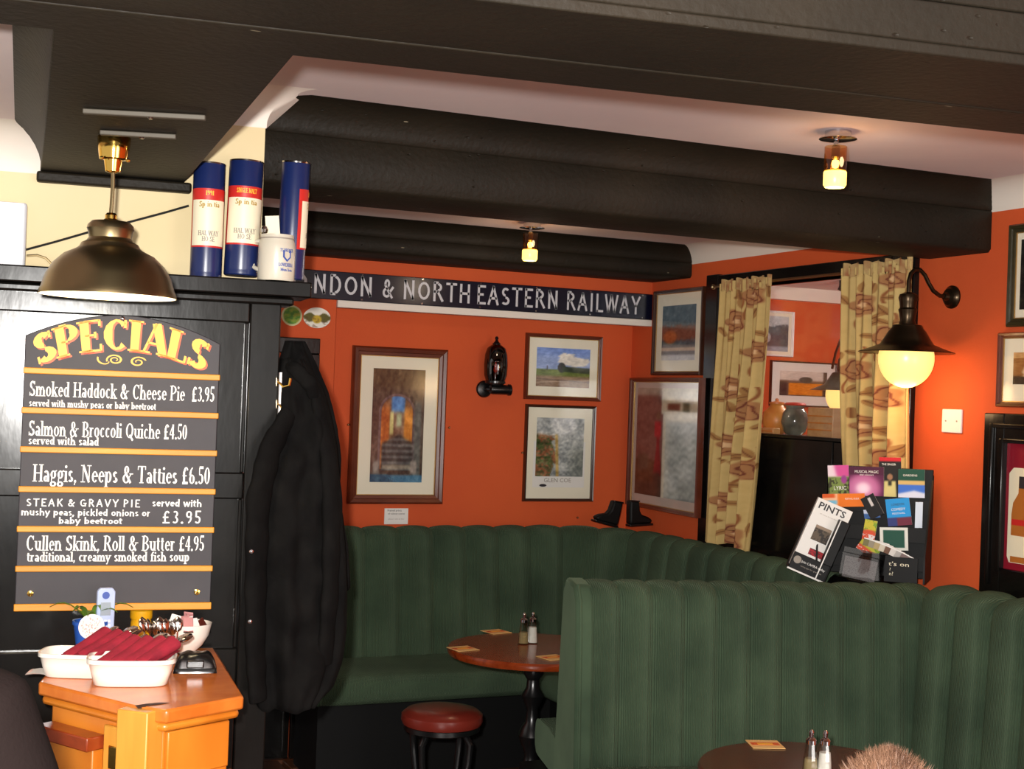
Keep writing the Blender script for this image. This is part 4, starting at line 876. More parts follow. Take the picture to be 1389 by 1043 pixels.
CRT = Plane((XR-.1, 0), -PI/2)
def yc(px, py): return -CRT.uv(px, py)[0]
def curtain(label, yt0, yt1, yb0, yb1, zt, zb, seed, folds):
    """hangs in front of the hatch: y at left and right edges, top and bottom"""
    t = thing('curtain', label, 'curtain', (XR-.085, (yt0+yt1)/2, zb), 0, 'floral curtains at the hatch'); oy = (yt0+yt1)/2
    def f3(u, v):
        s = 1-v; e = s**1.5; y = (yt0+(yt1-yt0)*u)*(1-e)+(yb0+(yb1-yb0)*u)*e
        amp = .018+.01*math.sin(v*5); x = -.01-amp*math.sin(u*folds*2*PI+v*1.3)-.008*math.sin(u*folds*4.3*PI+2)
        z = zb+(zt-zb)*v
        if v > .97: x += .008*math.sin(u*folds*9*PI); z += .01*math.sin(u*folds*7)
        if v < .06: z += .015*math.sin(u*9+seed)
        return (x, y-oy, z-zb)
    o = art('cloth', 0, 1, 0, 1, 0, art_curtain(seed), t, 110, 330, FABP, f3)
    sd = o.modifiers.new('solid', 'SOLIDIFY'); sd.thickness = .002
    MB().grid(60, 4, lambda u, v: (-.012-.012*math.sin(u*60), yt0+(yt1-yt0)*u-oy, zt-zb-.035+v*.05+.006*math.sin(u*40))).build('gathered_heading', mat('beige_heading', (186, 160, 104), .85, vary=(20, (150, 96, 60))), t, ang=180, fix=False)
    return t
curtain('floral beige curtain hanging at the left of the hatch', yc(979, 385), yc(1045, 385), yc(957, 735), yc(1012, 740), 2.185, 1.03, 3, 4)
curtain('floral beige curtain hanging at the right of the hatch', yc(1144, 365), yc(1236, 360), yc(1152, 620), yc(1230, 620), 2.195, 1.2, 8, 4)
rod = thing('curtain_rod', 'thin rod carrying the floral curtains along the top of the hatch', 'curtain rod', (XR-.075, 4.9, 2.18))
MB().tube([(0, -.72, 0), (0, .52, 0)], .006, 8).build('rod', BRASS, rod)
for yy in (-.72, .52): MB().lathe([(.006, 0), (.011, .004), (.011, .012), (.001, .018)], n=12, m=Matrix.Rotation(-PI/2*(1 if yy > 0 else -1), 4, 'X'), c=(0, yy, 0)).build('finial', BRASS, rod)

# things on a shelf behind the hatch glass
SH = Plane((XR+.26, 0), -PI/2)
struct(MB().box(XR+.12, XR+.5, HY0-.1, HY1+.2, 1.49, 1.52).build('trim_shelf', BLACKW), 'dark shelf behind the hatch glass')
def sh(px, py): u, z = SH.uv(px, py); return -u
t = thing('orange_gourd', 'round orange pot on the shelf behind the left curtain', 'pot', (XR+.26, sh(1053, 570), 1.52))
MB().lathe([(.03, 0), (.055, .02), (.068, .06), (.06, .1), (.035, .125), (.03, .135), (.034, .14), (.001, .141)], n=28).build('body', mat('amber_orange_glaze', (206, 140, 60), .4, vary=(9, (176, 100, 40))), t)
MB().lathe([(.036, .14), (.036, .147), (.008, .152), (.008, .163), (.001, .166)], n=20).build('lid', mat('orange_lid', (190, 110, 50), .4), t)
t = thing('glass_vase', 'dark glass bowl on the shelf behind the hatch glass', 'vase', (XR+.24, sh(1083, 570), 1.52))
MB().lathe([(.03, 0), (.05, .02), (.062, .06), (.055, .1), (.04, .12), (.045, .135), (.04, .135), (.036, .12), (.05, .1), (.056, .06), (.04, .02), (.001, .01)], n=32, cap=False).build('bowl', mat('smoked_glass', (60, 72, 70), .08, spec=.8, vary=(14, (120, 130, 122))), t)
MB().lathe([(.046, .135), (.05, .14), (.04, .148), (.001, .15)], n=24).build('red_lid', RED, t)
t = thing('wooden_box', 'pale wooden box on the shelf behind the hatch glass', 'box', (XR+.26, sh(1125, 570), 1.52))
MB().box(-.05, .05, -.09, .09, 0, .13).build('casing', mat_wood('pale_box_wood', (206, 160, 110), (190, 140, 92), .5), t, bevel=.004)
for z in (.03, .06, .09): MB().box(-.053, -.05, -.085, .085, z, z+.006).build('slat', PINE, t)
t = thing('small_wooden_block', 'small pale wooden block in front of the orange pot', 'block', (XR+.19, sh(1060, 590), 1.52))
MB().box(-.02, .02, -.06, .06, 0, .03).build('block', mat_wood('block_wood', (214, 160, 100), (200, 144, 90), .5), t, bevel=.003)
MB().box(-.022, -.02, -.055, .055, .012, .018).build('groove_strip', PINE, t)
# lamp seen in the next room
nx, ny = 4.9, 6.0
d_ = FW+RT*((1143-694.5)/FPX)-UP*((530-521.5)/FPX); tt = 5.8/d_.y; NP = EYE+d_*tt
t = thing('wall_lamp', 'second gooseneck wall lamp glowing in the next room', 'lamp', NP)
MB().lathe([(.03, .1), (.055, .09), (.08, .05), (.095, .03), (.165, .0), (.12, .004), (.09, .015)], n=40, cap=False).build('shade', BRONZE, t)
MB().lathe([(.06, .03)]+[(.085*math.cos(a), -.02+.1*math.sin(a)) for a in [R(k) for k in range(24, -90, -12)]]+[(.001, -.12)], n=28, cap=False).build('opal_globe', GLOW, t)
MB().tube([(0, 0, .1), (0, 0, .18), (.01, .02, .24), (.05, .1, .26), (.1, .2, .2), (.12, .25, .12)], .007, 8).build('gooseneck', BRONZE, t)
MB().lathe([(.012, .08), (.032, .1), (.028, .16), (.012, .18)], n=20).build('lamp_holder', BRONZE, t)
t = thing('ceiling_bracket', 'black iron bracket under the ceiling of the next room', 'bracket', onz(1141, 388, 2.33))
MB().lathe([(.03, .08), (.03, .06), (.012, .05), (.012, .0), (.02, -.02), (.001, -.03)], n=16).build('stem', BLACKM, t); MB().tube([(0, 0, .0), (.03, 0, -.02), (.05, 0, .0)], .006, 8).build('hook', BLACKM, t)

# ------------------------------------------------------------------ banquettes
def profile(zseat, ztop, rake, thick, zback):
    """(out, z) points: up the padded front, over the roll, down the back"""
    p = []
    for k in range(9): s = k/8; p.append((rake*(1-s), zseat+(ztop-.06-zseat)*s))
    r = thick/2
    for k in range(1, 8): a = PI*k/8; p.append((-r+r*math.cos(a), ztop-.06+.06*math.sin(a)))
    p += [(-thick, ztop-.06-(ztop-.06-zback)*s) for s in (.2, .6, 1)]
    return p
def banquette_channels(parent, path, w, prof, dome=.013, bulge=.02, side=1, name='back_channel', taper=0):
    """path: list of xy; the padded face looks to the right of the path direction when side=1"""
    P_ = [Vector((x, y)) for x, y in path]; L = [0]
    for a, b in zip(P_, P_[1:]): L.append(L[-1]+(b-a).length)
    n = max(1, round(L[-1]/w)); ww = L[-1]/n
    def at(s):
        s = min(max(s, 0), L[-1]-1e-6)
        for i in range(len(P_)-1):
            if s <= L[i+1]+1e-9: return P_[i].lerp(P_[i+1], (s-L[i])/(L[i+1]-L[i]))
        return P_[-1]
    lens = [0]
    for a, b in zip(prof, prof[1:]): lens.append(lens[-1]+math.hypot(b[0]-a[0], b[1]-a[1]))
    zt = max(z for _, z in prof)
    for k in range(n):
        mb = MB(); uvs = []; NU = 10
        for j, (o_, z) in enumerate(prof):
            for i in range(NU+1):
                u = i/NU; s = (k+u)*ww; p = at(s); d = (at(s+.04)-at(s-.04)).normalized(); nr = Vector((d.y, -d.x))*side
                q = (math.sin(PI*u))**.55; hgt = max(0, (z-.45)/(zt-.45))
                oo = o_+(bulge*q if j < 12 else 0); zz = z+(dome*q if 6 < j < 18 else 0)+(0)
                xy = p+nr*oo; mb.v.append((xy.x, xy.y, zz)); uvs.append((s, lens[j]))
        for j in range(len(prof)-1):
            for i in range(NU): mb.f.append((j*(NU+1)+i, j*(NU+1)+i+1, (j+1)*(NU+1)+i+1, (j+1)*(NU+1)+i))
        mb.build(name, CORD, parent, ang=180, uv=uvs)
def seat_pad(parent, path, depth0, depth1, z0, z1, side=1, name='seat_cushion', r=.045):
    P_ = [Vector((x, y)) for x, y in path]; mb = MB(); uvs = []
    prof = [(depth0, z1-.01), (depth0+.5*(depth1-depth0), z1+.012), (depth1-r*1.3, z1+.004)]+[(depth1-r+r*math.sin(a), z1-r+r*math.cos(a)) for a in [k*PI/12 for k in range(1, 6)]]+[(depth1+.004, (z0+z1)/2), (depth1, z0+r*.7), (depth1-r*.6, z0+.005), (depth1-r*1.5, z0), (depth0, z0)]
    L = 0; rows = []
    dense = [P_[0]]
    for a, b in zip(P_, P_[1:]):
        m_ = max(1, int((b-a).length/.08)); dense += [a.lerp(b, (i+1)/m_) for i in range(m_)]
    for i, p in enumerate(dense):
        a = dense[max(i-1, 0)]; b = dense[min(i+1, len(dense)-1)]; d = (b-a).normalized(); nr = Vector((d.y, -d.x))*side
        if i: L += (p-dense[i-1]).length
        e = .93 if i in (0, len(dense)-1) else 1
        for j, (o_, z) in enumerate(prof):
            zz = (z0+z1)/2+(z-(z0+z1)/2)*e; xy = p+nr*o_; mb.v.append((xy.x, xy.y, zz)); uvs.append((L, o_+z))
    m_ = len(prof)
    for i in range(len(dense)-1):
        for j in range(m_-1): mb.f.append((i*m_+j, i*m_+j+1, (i+1)*m_+j+1, (i+1)*m_+j))
    mb.f.append(tuple(range(m_))[::-1]); mb.f.append(tuple((len(dense)-1)*m_+j for j in range(m_)))
    mb.build(name, CORD, parent, ang=50, uv=uvs)
def arcpts(c, r, a0, a1, n): return [(c[0]+r*math.cos(R(a0+(a1-a0)*k/n)), c[1]+r*math.sin(R(a0+(a1-a0)*k/n))) for k in range(n+1)]

# A: along the back wall and round the corner
A_ = thing('banquette', 'green corduroy corner banquette along the back wall', 'banquette', (0, 0, 0))
pA = [(1.68, 5.97), (2.9, 5.97)]+arcpts((2.9, 5.61), .36, 90, 0, 6)[1:]+[(3.26, 4.3)]
banquette_channels(A_, pA, .165, profile(.44, 1.03, .07, .13, .5))
sA = [(1.68, 5.99), (2.85, 5.99)]+arcpts((2.85, 5.69), .3, 90, 0, 6)[1:]+[(3.16, 4.75)]
seat_pad(A_, sA, -.05, .52, .355, .475)
MB().box(1.72, 3.3, 5.66, 6.0, 0, .355).build('plinth', BLACKP, A_)
MB().box(2.8, 3.28, 4.75, 5.66, 0, .354).build('plinth', BLACKP, A_)
# end panel of the banquette
MB().prism([(5.5, .36), (5.52, .47), (5.93, .5), (5.95, .98), (6.08, .98), (6.08, .36)], 1.66, 1.685, lambda p, q: (q, p[0], p[1])).build('end_panel', CORD, A_, bevel=.008)
# B: divider seat, padded both sides, turning along the side wall toward us
B_ = thing('banquette', 'large green corduroy divider seat with fluted back in the foreground', 'banquette', (0, 0, 0))
a = Vector((2.12, 4.10)); b = Vector((3.33, 3.80))
d = (b-a).normalized()
pB = [(b.x, b.y)]; n = Vector((d.y, -d.x))
pB = [tuple(a), tuple(a.lerp(b, .5)), tuple(b)]
banquette_channels(B_, [tuple(a+d*.03), tuple(b+d*.02)], .112, profile(.3, 1.035, .05, .2, .45), dome=.012, bulge=.016)
pB2 = [(3.285, 3.80), (3.30, 3.6), (3.31, 3.4), (3.31, 2.4)]
banquette_channels(B_, pB2, .15, profile(.3, 1.035, .04, .19, .5), dome=.028, bulge=.025)
# end panel (faces left) with piping
dn2 = -n
def eb(o_, s_=0): q = a+n*o_+d*s_; return (q.x, q.y)
pr = [(.09, .0), (.07, .44), (.03, .9), (.012, .99), (-.03, 1.035), (-.15, 1.045), (-.19, 1.0), (-.2, .9), (-.24, .46), (-.27, 0)]
MB().prism(pr, -.012, .05, lambda p, q: (*eb(p[0], q), p[1])).build('end_panel', CORD, B_, bevel=.012)
MB().tube([(*eb(o_+.012, .0), z) for o_, z in pr[:5]], .006, 8).build('piping', CORD, B_)
# far-side seat of the divider, facing the back wall
mb_path = [(a.x-.0, a.y), (b.x, b.y)]
seat_pad(B_, mb_path[:], .18, .62, .33, .47, side=-1)
MB().box(2.16, 3.1, 4.32, 4.6, 0, .33).build('plinth', BLACKP, B_)
seat_pad(B_, [(2.14, 4.08), (3.1, 3.84)], .06, .5, .33, .47, side=1)
MB().box(2.16, 3.05, 3.55, 3.9, 0, .33).build('plinth', BLACKP, B_)

# ------------------------------------------------------------------ tables
def round_table(label, c, r, z, m):
    t = thing('round_table', label, 'table', (c[0], c[1], 0), 0, 'round pub tables')
    MB().lathe([(r-.02, z-.03), (r-.004, z-.026), (r, z-.018), (r, z-.008), (r-.006, z)], n=80).build('tabletop', m, t)
    MB().lathe([(.11, z-.045), (.11, z-.032)], n=24).build('fixing_plate', BLACKM, t)
    MB().lathe([(.03, .18), (.045, .2), (.05, .23), (.03, .26), (.024, .3), (.04, .34), (.052, .37), (.04, .4), (.026, .42), (.022, .47), (.036, .5), (.044, .52), (.026, .55), (.024, .58), (.04, .605), (.04, .62), (.022, .635), (.03, z-.045)], n=28).build('pedestal', BLACKM, t)
    for k in range(3):
        a = k*2*PI/3+.5; co, s_ = math.cos(a), math.sin(a)
        MB().tube([(.02*co, .02*s_, .22), (.08*co, .08*s_, .19), (.15*co, .15*s_, .1), (.2*co, .2*s_, .04), (.25*co, .25*s_, .018)], [.02, .02, .017, .016, .022], 8).build('foot', BLACKM, t)
    return t
T1, T2 = (2.3, 4.8), (2.27, 3.02)
round_table('round table in the far booth with salt, pepper and three beer mats', T1, .33, .70, TABLE)
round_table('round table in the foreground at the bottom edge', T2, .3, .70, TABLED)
def shaker(label, p, salt):
    t = thing('salt_shaker' if salt else 'pepper_shaker', label, 'shaker', p, 0, 'salt and pepper shakers on the tables')
    MB().lathe([(.021, 0), (.022, .004), (.018, .05), (.0135, .08), (.0125, .085)], n=12, cap=False).build('glass_body', CLEAR, t, ang=20)
    hf = .062 if salt else .045; MB().lathe([(.019, .003), (.0165, .04), (.0145, hf)], n=16).build('contents', PAPER if salt else mat('ground_pepper', (150, 132, 90), .9), t)
    MB().lathe([(.0145, .082), (.0145, .092), (.01, .097), (.005, .1), (.006, .106), (.007, .112), (.004, .118), (.001, .119)], n=16).build('metal_cap', CHROME, t)
ZT = .701
for lab, px, py, z_, s in (('pepper shaker on the far table, left of the salt', 710, 873, ZT, False), ('salt shaker on the far table, right of the pepper', 722, 872, ZT, True), ('pepper shaker on the foreground table, left of the salt', 1099, 1052, ZT, False), ('salt shaker on the foreground table, right of the pepper', 1118, 1053, ZT, True)):
    shaker(lab, onz(px, py, z_), s)
def coaster(label, px, py, rz):
    t = thing('beer_mat', label, 'beer mat', onz(px, py, ZT), rz, 'orange and cream beer mats')
    MB().box(-.046, .046, -.046, .046, 0, .0016).build('card', mat('cream_card', (232, 190, 120), .7), t, bevel=.0005)
    MB().box(-.04, .04, -.012, .018, .0016, .002).build('orange_band', mat('orange_print', (214, 92, 36), .6), t)
    MB().box(-.022, .022, -.006, .01, .002, .0023).build('printed_panel', LETY, t); return t
coaster('beer mat at the back edge of the far table', 673, 857, R(12)); coaster('beer mat at the left edge of the far table', 628, 880, R(8)); coaster('beer mat at the right of the far table by the divider', 750, 892, R(10)); coaster('beer mat on the foreground table, left of the shakers', 1038, 1010, R(-20))

# ------------------------------------------------------------------ stool
sp = onz(600, 950, .5); sc_ = onz(600, 966, .49)
t = thing('bar_stool', 'round oxblood topped stool with black iron legs', 'stool', (sc_.x, sc_.y, 0))
MB().lathe([(.12, .44), (.143, .45), (.15, .465), (.148, .485), (.13, .5), (.08, .507), (.001, .509)], n=48).build('seat', LEATHER, t)
MB().lathe([(.13, .425), (.14, .43), (.14, .447), (.12, .447)], n=40).build('seat_ring', BLACKM, t)
for k in range(4):
    a = k*PI/2+R(35); co, s_ = math.cos(a), math.sin(a)
    MB().tube([(.06*co, .06*s_, .43), (.1*co, .1*s_, .425), (.125*co, .125*s_, .39), (.12*co, .12*s_, .33), (.105*co, .105*s_, .24), (.12*co, .12*s_, .12), (.16*co, .16*s_, .03), (.185*co, .185*s_, .012)], [.012, .013, .013, .012, .011, .011, .012, .016], 10).build('leg', BLACKM, t)
MB().tube([(.108*math.cos(q), .108*math.sin(q), .22) for q in [k*2*PI/24 for k in range(25)]], .006, 6).build('foot_ring', BLACKM, t)

# ------------------------------------------------------------------ coats on the partition end
def coat(name, label, rows, Y, mt=COATM, dep=.09, fold=.009, seed=1, group=None):
    """rows: (py, left px, right px); cloth tube round a near-flat oval, folds growing to the hem"""
    pl = Plane((0, Y), 0); pr_ = []
    for py, l, r_ in rows:
        a_, z = pl.uv(l, py); b_, z2_ = pl.uv(r_, py); pr_.append((z, a_, b_))
    z0 = pr_[-1][0]; xm = (pr_[0][1]+pr_[0][2])/2
    t = thing(name, label, 'coat', (xm, Y, z0), 0, group); NA = 72; NV = 60; zz_ = [p[0] for p in pr_]
    r = random.Random(seed); ph = [r.uniform(0, 6.28) for _ in range(6)]
    def f(u, v):
        z = zz_[0]+(zz_[-1]-zz_[0])*v
        l = float(np.interp(-z, [-q for q in zz_], [p[1] for p in pr_])); rr = float(np.interp(-z, [-q for q in zz_], [p[2] for p in pr_]))
        a = u*2*PI; c_ = (l+rr)/2; h = (rr-l)/2; g = .25+v*.9
        fo = fold*g*(math.sin(9*a+ph[0]+v*2)+.6*math.sin(15*a+ph[1]-v*3)+1.5*math.sin(4*a+ph[2]+v*6))
        wr = .008*math.sin(v*28+ph[3]+2.5*math.sin(a*2))+.006*math.sin(v*47+a*3+ph[4])
        dd = dep*(.45+.55*min(1, v*3))
        return (c_+h*math.cos(a)-xm+fo*.3*math.cos(a), -(dd+fo+wr)*math.sin(a), z-z0+(.006*math.sin(7*a) if v > .98 else 0))
    mb = MB(); mb.grid(NA, NV, f, closeu=True); mb.f.append(tuple(range(NA))); mb.f.append(tuple(NV*NA+i for i in range(NA)))
    mb.build('body', mt, t, ang=180)
    return t, pl, xm, z0
t, pl, xm, z0 = coat('hanging_coat', 'long black coat hanging nearest on the partition end', [(486, 382, 412), (520, 377, 436), (560, 375, 448), (600, 368, 456), (640, 352, 460), (700, 338, 464), (760, 333, 468), (850, 331, 468), (900, 333, 462), (935, 338, 450), (958, 345, 430)], 3.62, dep=.085, seed=4)
def slv(pts, rs, nm, par=None):
    P_ = []
    for x, y, o_ in pts: u, z = pl.uv(x, y, o_); w_ = pl.pt(u, z, o_); P_.append((w_.x-xm, w_.y-pl.O.y, w_.z-z0))
    dn_ = []; rr = []
    for i in range(len(P_)-1):
        for k in range(6):
            s = k/6; dn_.append(Vector(P_[i]).lerp(Vector(P_[i+1]), s)); rr.append((rs[i]+(rs[i+1]-rs[i])*s)*(1+.07*math.sin(i*4+k*1.9)))
    dn_.append(Vector(P_[-1])); rr.append(rs[-1])
    return MB().tube(dn_, rr, 16, flat=.55).build(nm, COATM, par or t, ang=60)
slv([(392, 560, .05), (366, 610, .07), (350, 680, .08), (347, 780, .085), (346, 880, .085), (350, 950, .08)], [.03, .042, .043, .04, .036, .032], 'sleeve')
slv([(430, 540, .04), (446, 620, .06), (450, 700, .07), (448, 800, .07), (440, 900, .06)], [.025, .035, .036, .034, .03], 'sleeve')
slv([(388, 490, .0), (400, 500, .05), (420, 520, .06), (428, 545, .04)], [.014, .02, .02, .012], 'collar')
for x, y in ((341, 748), (339, 843)):
    u, z = pl.uv(x, y, .13); w_ = pl.pt(u, z, .13); MB().lathe([(.001, .004), (.005, .003), (.006, 0)], n=12, m=Matrix.Rotation(PI/2, 4, 'X'), c=(w_.x-xm, w_.y-pl.O.y, w_.z-z0)).build('press_stud', CHROME, t)
coat('hanging_coat', 'black jacket hanging behind the long coat against the orange pier', [(462, 388, 412), (490, 380, 428), (530, 378, 445), (580, 378, 458), (620, 380, 462), (680, 385, 458), (740, 390, 468), (800, 395, 470)], 3.80, dep=.07, seed=9)
hk = None
for lab, y in (('upper brass coat hook on the partition end', 518), ('lower brass coat hook on the partition end', 548)):
    u, z = PART.uv(378, y, .0)
    t = thing('coat_hook', lab, 'hook', PART.pt(u, z, 0), TH, 'brass coat hooks')
    MB().lathe([(.012, 0), (.012, .004), (.006, .006)], n=14, m=Matrix.Rotation(PI/2, 4, 'Y'), c=(-.006, -.0, 0)).build('plate', BRASSP, t)
    MB().tube([(0, 0, 0), (.012, -.005, -.012), (.026, -.01, -.008), (.03, -.01, .01)], [.004, .004, .004, .006], 8).build('hook', BRASSP, t)
u, z = PART.uv(376, 605, 0); z_ = PART.uv(377, 505, 0)[1]
t = thing('white_strip', 'thin white strip down the end of the partition beside the hooks', 'strip', PART.pt(u, z, .0), TH)
MB().box(-.001, .005, -.004, .02, 0, z_-z).build('strip', WHITEP, t)

# ------------------------------------------------------------------ boots on the seat back
def boot(label, px, py, flip, lean):
    u, z = BULK.uv(px, py, .0); t = thing('boot', label, 'boot', (u, 6.02, 1.045), 0, 'pair of black boots on the seat back'); t.rotation_euler[1] = lean; t.scale = (.82, .82, .82)
    s = flip; mb = MB()
    prof = [(0, .0), (.11*s, .0), (.12*s, .02), (.09*s, .04), (.05*s, .055), (.035*s, .08), (.03*s, .14), (-.03*s, .145), (-.034*s, .08), (-.035*s, .03), (-.035*s, 0)]
    mb.prism(prof, -.03, .03, lambda p, q: (p[0], q, p[1])).build('upper', BLACKP, t, bevel=.012)
    MB().prism([(-.036*s, -.012), (.12*s, -.012), (.122*s, .001), (-.036*s, .001)], -.032, .032, lambda p, q: (p[0], q, p[1])).build('sole', BLACKM, t, bevel=.003)
    MB().tube([(-.03*s, -.03, .141), (.03*s, -.03, .137)], .004, 6).build('cuff', BLACKM, t)
boot('left black boot on the seat back, toe to the left', 817, 700, -1, R(14)); boot('right black boot on the seat back, toe to the right', 847, 700, 1, R(-3))

# ------------------------------------------------------------------ leaflet rack
RK = Plane((3.20, 4.27), R(-48))
t0_ = RK.rect(((1112, 630), (1262, 640), (1258, 800), (1112, 790)))
rk = thing('leaflet_rack', 'black tiered leaflet rack standing below the right curtain', 'rack', RK.pt(0, 0, 0), RK.rz)
def rl(x, y, o_=0): u, z = RK.uv(x, y, o_); return u, z
zb0 = 1.045; ur = rl(1264, 700)[0]; ul = rl(1120, 700)[0]
MB().box(ul, ur, .0, .012, zb0, rl(1200, 634)[1]).build('back_panel', BLACKP, rk, bevel=.002)
sp_ = [(0.012, zb0), (-.16, zb0), (-.16, zb0+.1), (-.1, zb0+.2), (-.05, zb0+.28), (.012, rl(1200, 634)[1]-.02)]
for x in (ur-.004, ul): MB().prism(sp_, x, x+.006, lambda p, q: (q, p[0], p[1])).build('side_panel', BLACKP, rk)
tiers = [(690, 0.03), (668+42, .07), (745, .1), (790, .14)]
for y, o_ in ((676, .03), (714, .07), (752, .1)):
    z = rl(1200, y, o_)[1]; MB().box(ul+.006, ur-.006, -o_-.004, -o_, z-.05, z).build('tier_lip', BLACKP, rk)
    MB().box(ul+.006, ur-.006, -o_, 0, z-.052, z-.048).build('tier_shelf', BLACKP, rk)
# front label panel with the visible words
q = RK.rect(((1200, 755), (1246, 757), (1243, 800), (1199, 800)), .15)
MB().box(q[0], q[1], -.154, -.148, zb0, q[3]).build('front_panel', BLACKP, rk)
text_mesh("t's on", .02, CREAML, rk, (q[0]+.05, -.1548, q[3]-.025), .07, name='lettering'); text_mesh("?", .016, CREAML, rk, (q[0]+.02, -.1548, q[3]-.045), None, name='lettering'); text_mesh("n?", .018, CREAML, rk, (q[0]+.024, -.1548, q[3]-.06), None, name='lettering')
def leaflet(label, pts, off, fn, texts=(), name='leaflet', zl=None, th=.002, nu=30, nv=40):
    x0, x1, z0, z1 = RK.rect(pts, off)
    if zl is not None: z0 = zl
    sk = math.atan2(RK.uv(*pts[0], off)[0]-RK.uv(*pts[3], off)[0], RK.uv(*pts[0], off)[1]-RK.uv(*pts[3], off)[1])
    t = thing(name, label, 'leaflet', RK.pt((x0+x1)/2, z0, off), RK.rz, 'leaflets in the rack'); w_ = (x1-x0)/2; h_ = z1-z0
    t.rotation_euler[1] = sk*.9
    MB().box(-w_, w_, 0, th, 0, h_).build('sheets', PAPER, t)
    art('printed_cover', -w_, w_, 0, h_, -.0006, fn, t, nu, nv)
    for tx, fx, fz, wd, sz, m_ in texts: text_mesh(tx, sz, m_, t, (-w_+2*w_*fx, -.0012, h_*fz), wd)
    return t
def flat(c1, c2=None, sp=.5): return lambda u, v: mixc(base(u, c1), soft(v-sp, .01) if c2 is not None else 0*u, c2 or c1)
def lf_pink(u, v): n = noise2(u*2, v*2, 8, 41); im = base(u, (236, 216, 226)); im = mixc(im, soft(.6-u-.3*v, .1)*soft(.6-v, .02), (206, 80, 150)); im = mixc(im, soft(v-.6, .03), (120, 140, 70)); im = mixc(im, (n > .2)*soft(v-.55, .05), (60, 60, 34)); return mixc(im, soft(np.hypot(u-.75, (v-.5))-.14, .03), (150, 60, 140))
def lf_magic(u, v): d = np.hypot(u-.4, v-.25); im = base(u, (84, 24, 64)); im = mixc(im, soft(d-.5, .12)*.9, (206, 120, 170)); im = mixc(im, soft(d-.2, .1), (246, 220, 236)); return mixc(im, soft(.72-v, .02)*.9, (70, 18, 50))
def lf_man(u, v): im = base(u, (22, 20, 18)); im = mixc(im, soft(.9-v, .01), (190, 28, 40)); im = mixc(im, soft(np.hypot((u-.5)/.13, (v-.5)/.08)-1, .1), (150, 110, 80)); im = mixc(im, soft(abs(u-.5)-.3+(v*.1), .03)*soft(v-.4, .02), (206, 196, 130)); return mixc(im, soft(abs(u-.5)-.08, .03)*soft(abs(v-.34)-.06, .02), (40, 40, 30))
def lf_green(u, v): im = base(u, (22, 74, 58)); im = mixc(im, soft(v-.6, .01), (206, 176, 110)); im = mixc(im, soft(v-.45, .01), (60, 110, 206)); return mixc(im, soft(v-.25+.2*abs(u-.6), .04), (214, 220, 240))
def lf_orange(u, v): im = base(u, (230, 120, 30)); im = mixc(im, soft(u-.36, .02), (240, 190, 150)); im = mixc(im, soft(u-.34, .02)*soft(abs(v-.35)-.15, .02), (120, 190, 220)); return mixc(im, soft(u-.3, .02)*soft(.7-v, .02), (214, 90, 30))
def lf_blue(u, v): im = base(u, (36, 150, 220)); im = mixc(im, soft(v-.3, .02), (110, 40, 60)); im = mixc(im, soft(v-.3, .02)*soft(u-.4, .02), (50, 60, 120)); return im
def lf_black(u, v): im = base(u, (16, 14, 14)); return mixc(im, soft(abs(u-.55)-.1, .01)*soft(abs(v-.7)-.2, .01), (206, 200, 196))
def lf_sky(u, v): return mixc(base(u, (206, 216, 236)), soft(v-.6+.3*u, .05), (60, 100, 160))
def lf_fruit(u, v): n = noise2(u*2, v*2, 8, 51); im = base(u, (214, 80, 50)); im = mixc(im, soft(.55-v, .03), (200, 190, 60)); im = mixc(im, (n > .2)*soft(.5-v, .05), (120, 160, 50)); return mixc(im, soft(v-.35, .02)*(n < 0), (230, 220, 220))
def lf_map(u, v): n = noise2(u*4, v*4, 8, 61); im = base(u, (214, 206, 206)); return mixc(im, (np.abs(n) < .05)*.6, (120, 110, 116))
def lf_frame(u, v): im = base(u, (226, 226, 216)); return mixc(im, soft(np.maximum(abs(u-.5), abs(v-.5))-.38, .01), (30, 80, 64))
leaflet('pink and green leaflet at the top left of the rack', ((1124, 630), (1154, 632), (1153, 672), (1126, 668)), .015, lf_pink, (('LYRIC', .55, .2, .045, .02, LETW),))
leaflet('purple musical magic leaflet in the top row of the rack', ((1153, 631), (1201, 635), (1198, 675), (1153, 670)), .02, lf_magic, (('MUSICAL MAGIC', .5, .82, .085, .014, LETW), ('star concert', .5, .72, .05, .008, LETW)))
leaflet('black leaflet with a red top and a man in a pale jacket', ((1193, 619), (1226, 622), (1220, 675), (1193, 672)), .012, lf_man, (('THE SINGER', .45, .82, .05, .01, LETW),))
leaflet('green, yellow and blue leaflet at the top right of the rack', ((1219, 636), (1256, 637), (1254, 676), (1219, 674)), .02, lf_green, (('GARDENS', .45, .78, .05, .01, LETW),))
leaflet('orange leaflet in the second row at the left', ((1116, 667), (1172, 672), (1176, 690), (1117, 685)), .06, lf_orange, (('FESTIVAL GUIDE', .7, .6, .05, .009, LETW),), nv=20)
leaflet('blue leaflet with white lettering in the second row at the right', ((1203, 674), (1238, 678), (1238, 715), (1208, 711)), .06, lf_blue, (('LONDON', .5, .78, .045, .012, DARKT), ('COMEDY', .5, .6, .05, .013, LETW), ('FESTIVAL', .5, .45, .045, .009, LETW)))
leaflet('dark slanting leaflet propped across the second row', ((1172, 673), (1190, 665), (1212, 700), (1190, 703)), .085, lf_black)
leaflet('pale blue leaflet behind the slanting dark leaflet', ((1172, 690), (1195, 691), (1194, 704), (1174, 702)), .07, lf_sky, nv=20)
leaflet('leaflet with yellow and red fruit in the third row', ((1172, 704), (1186, 706), (1186, 735), (1166, 735)), .085, lf_fruit)
leaflet('white edged green leaflet in the third row', ((1194, 711), (1232, 720), (1233, 748), (1195, 745)), .075, lf_frame)
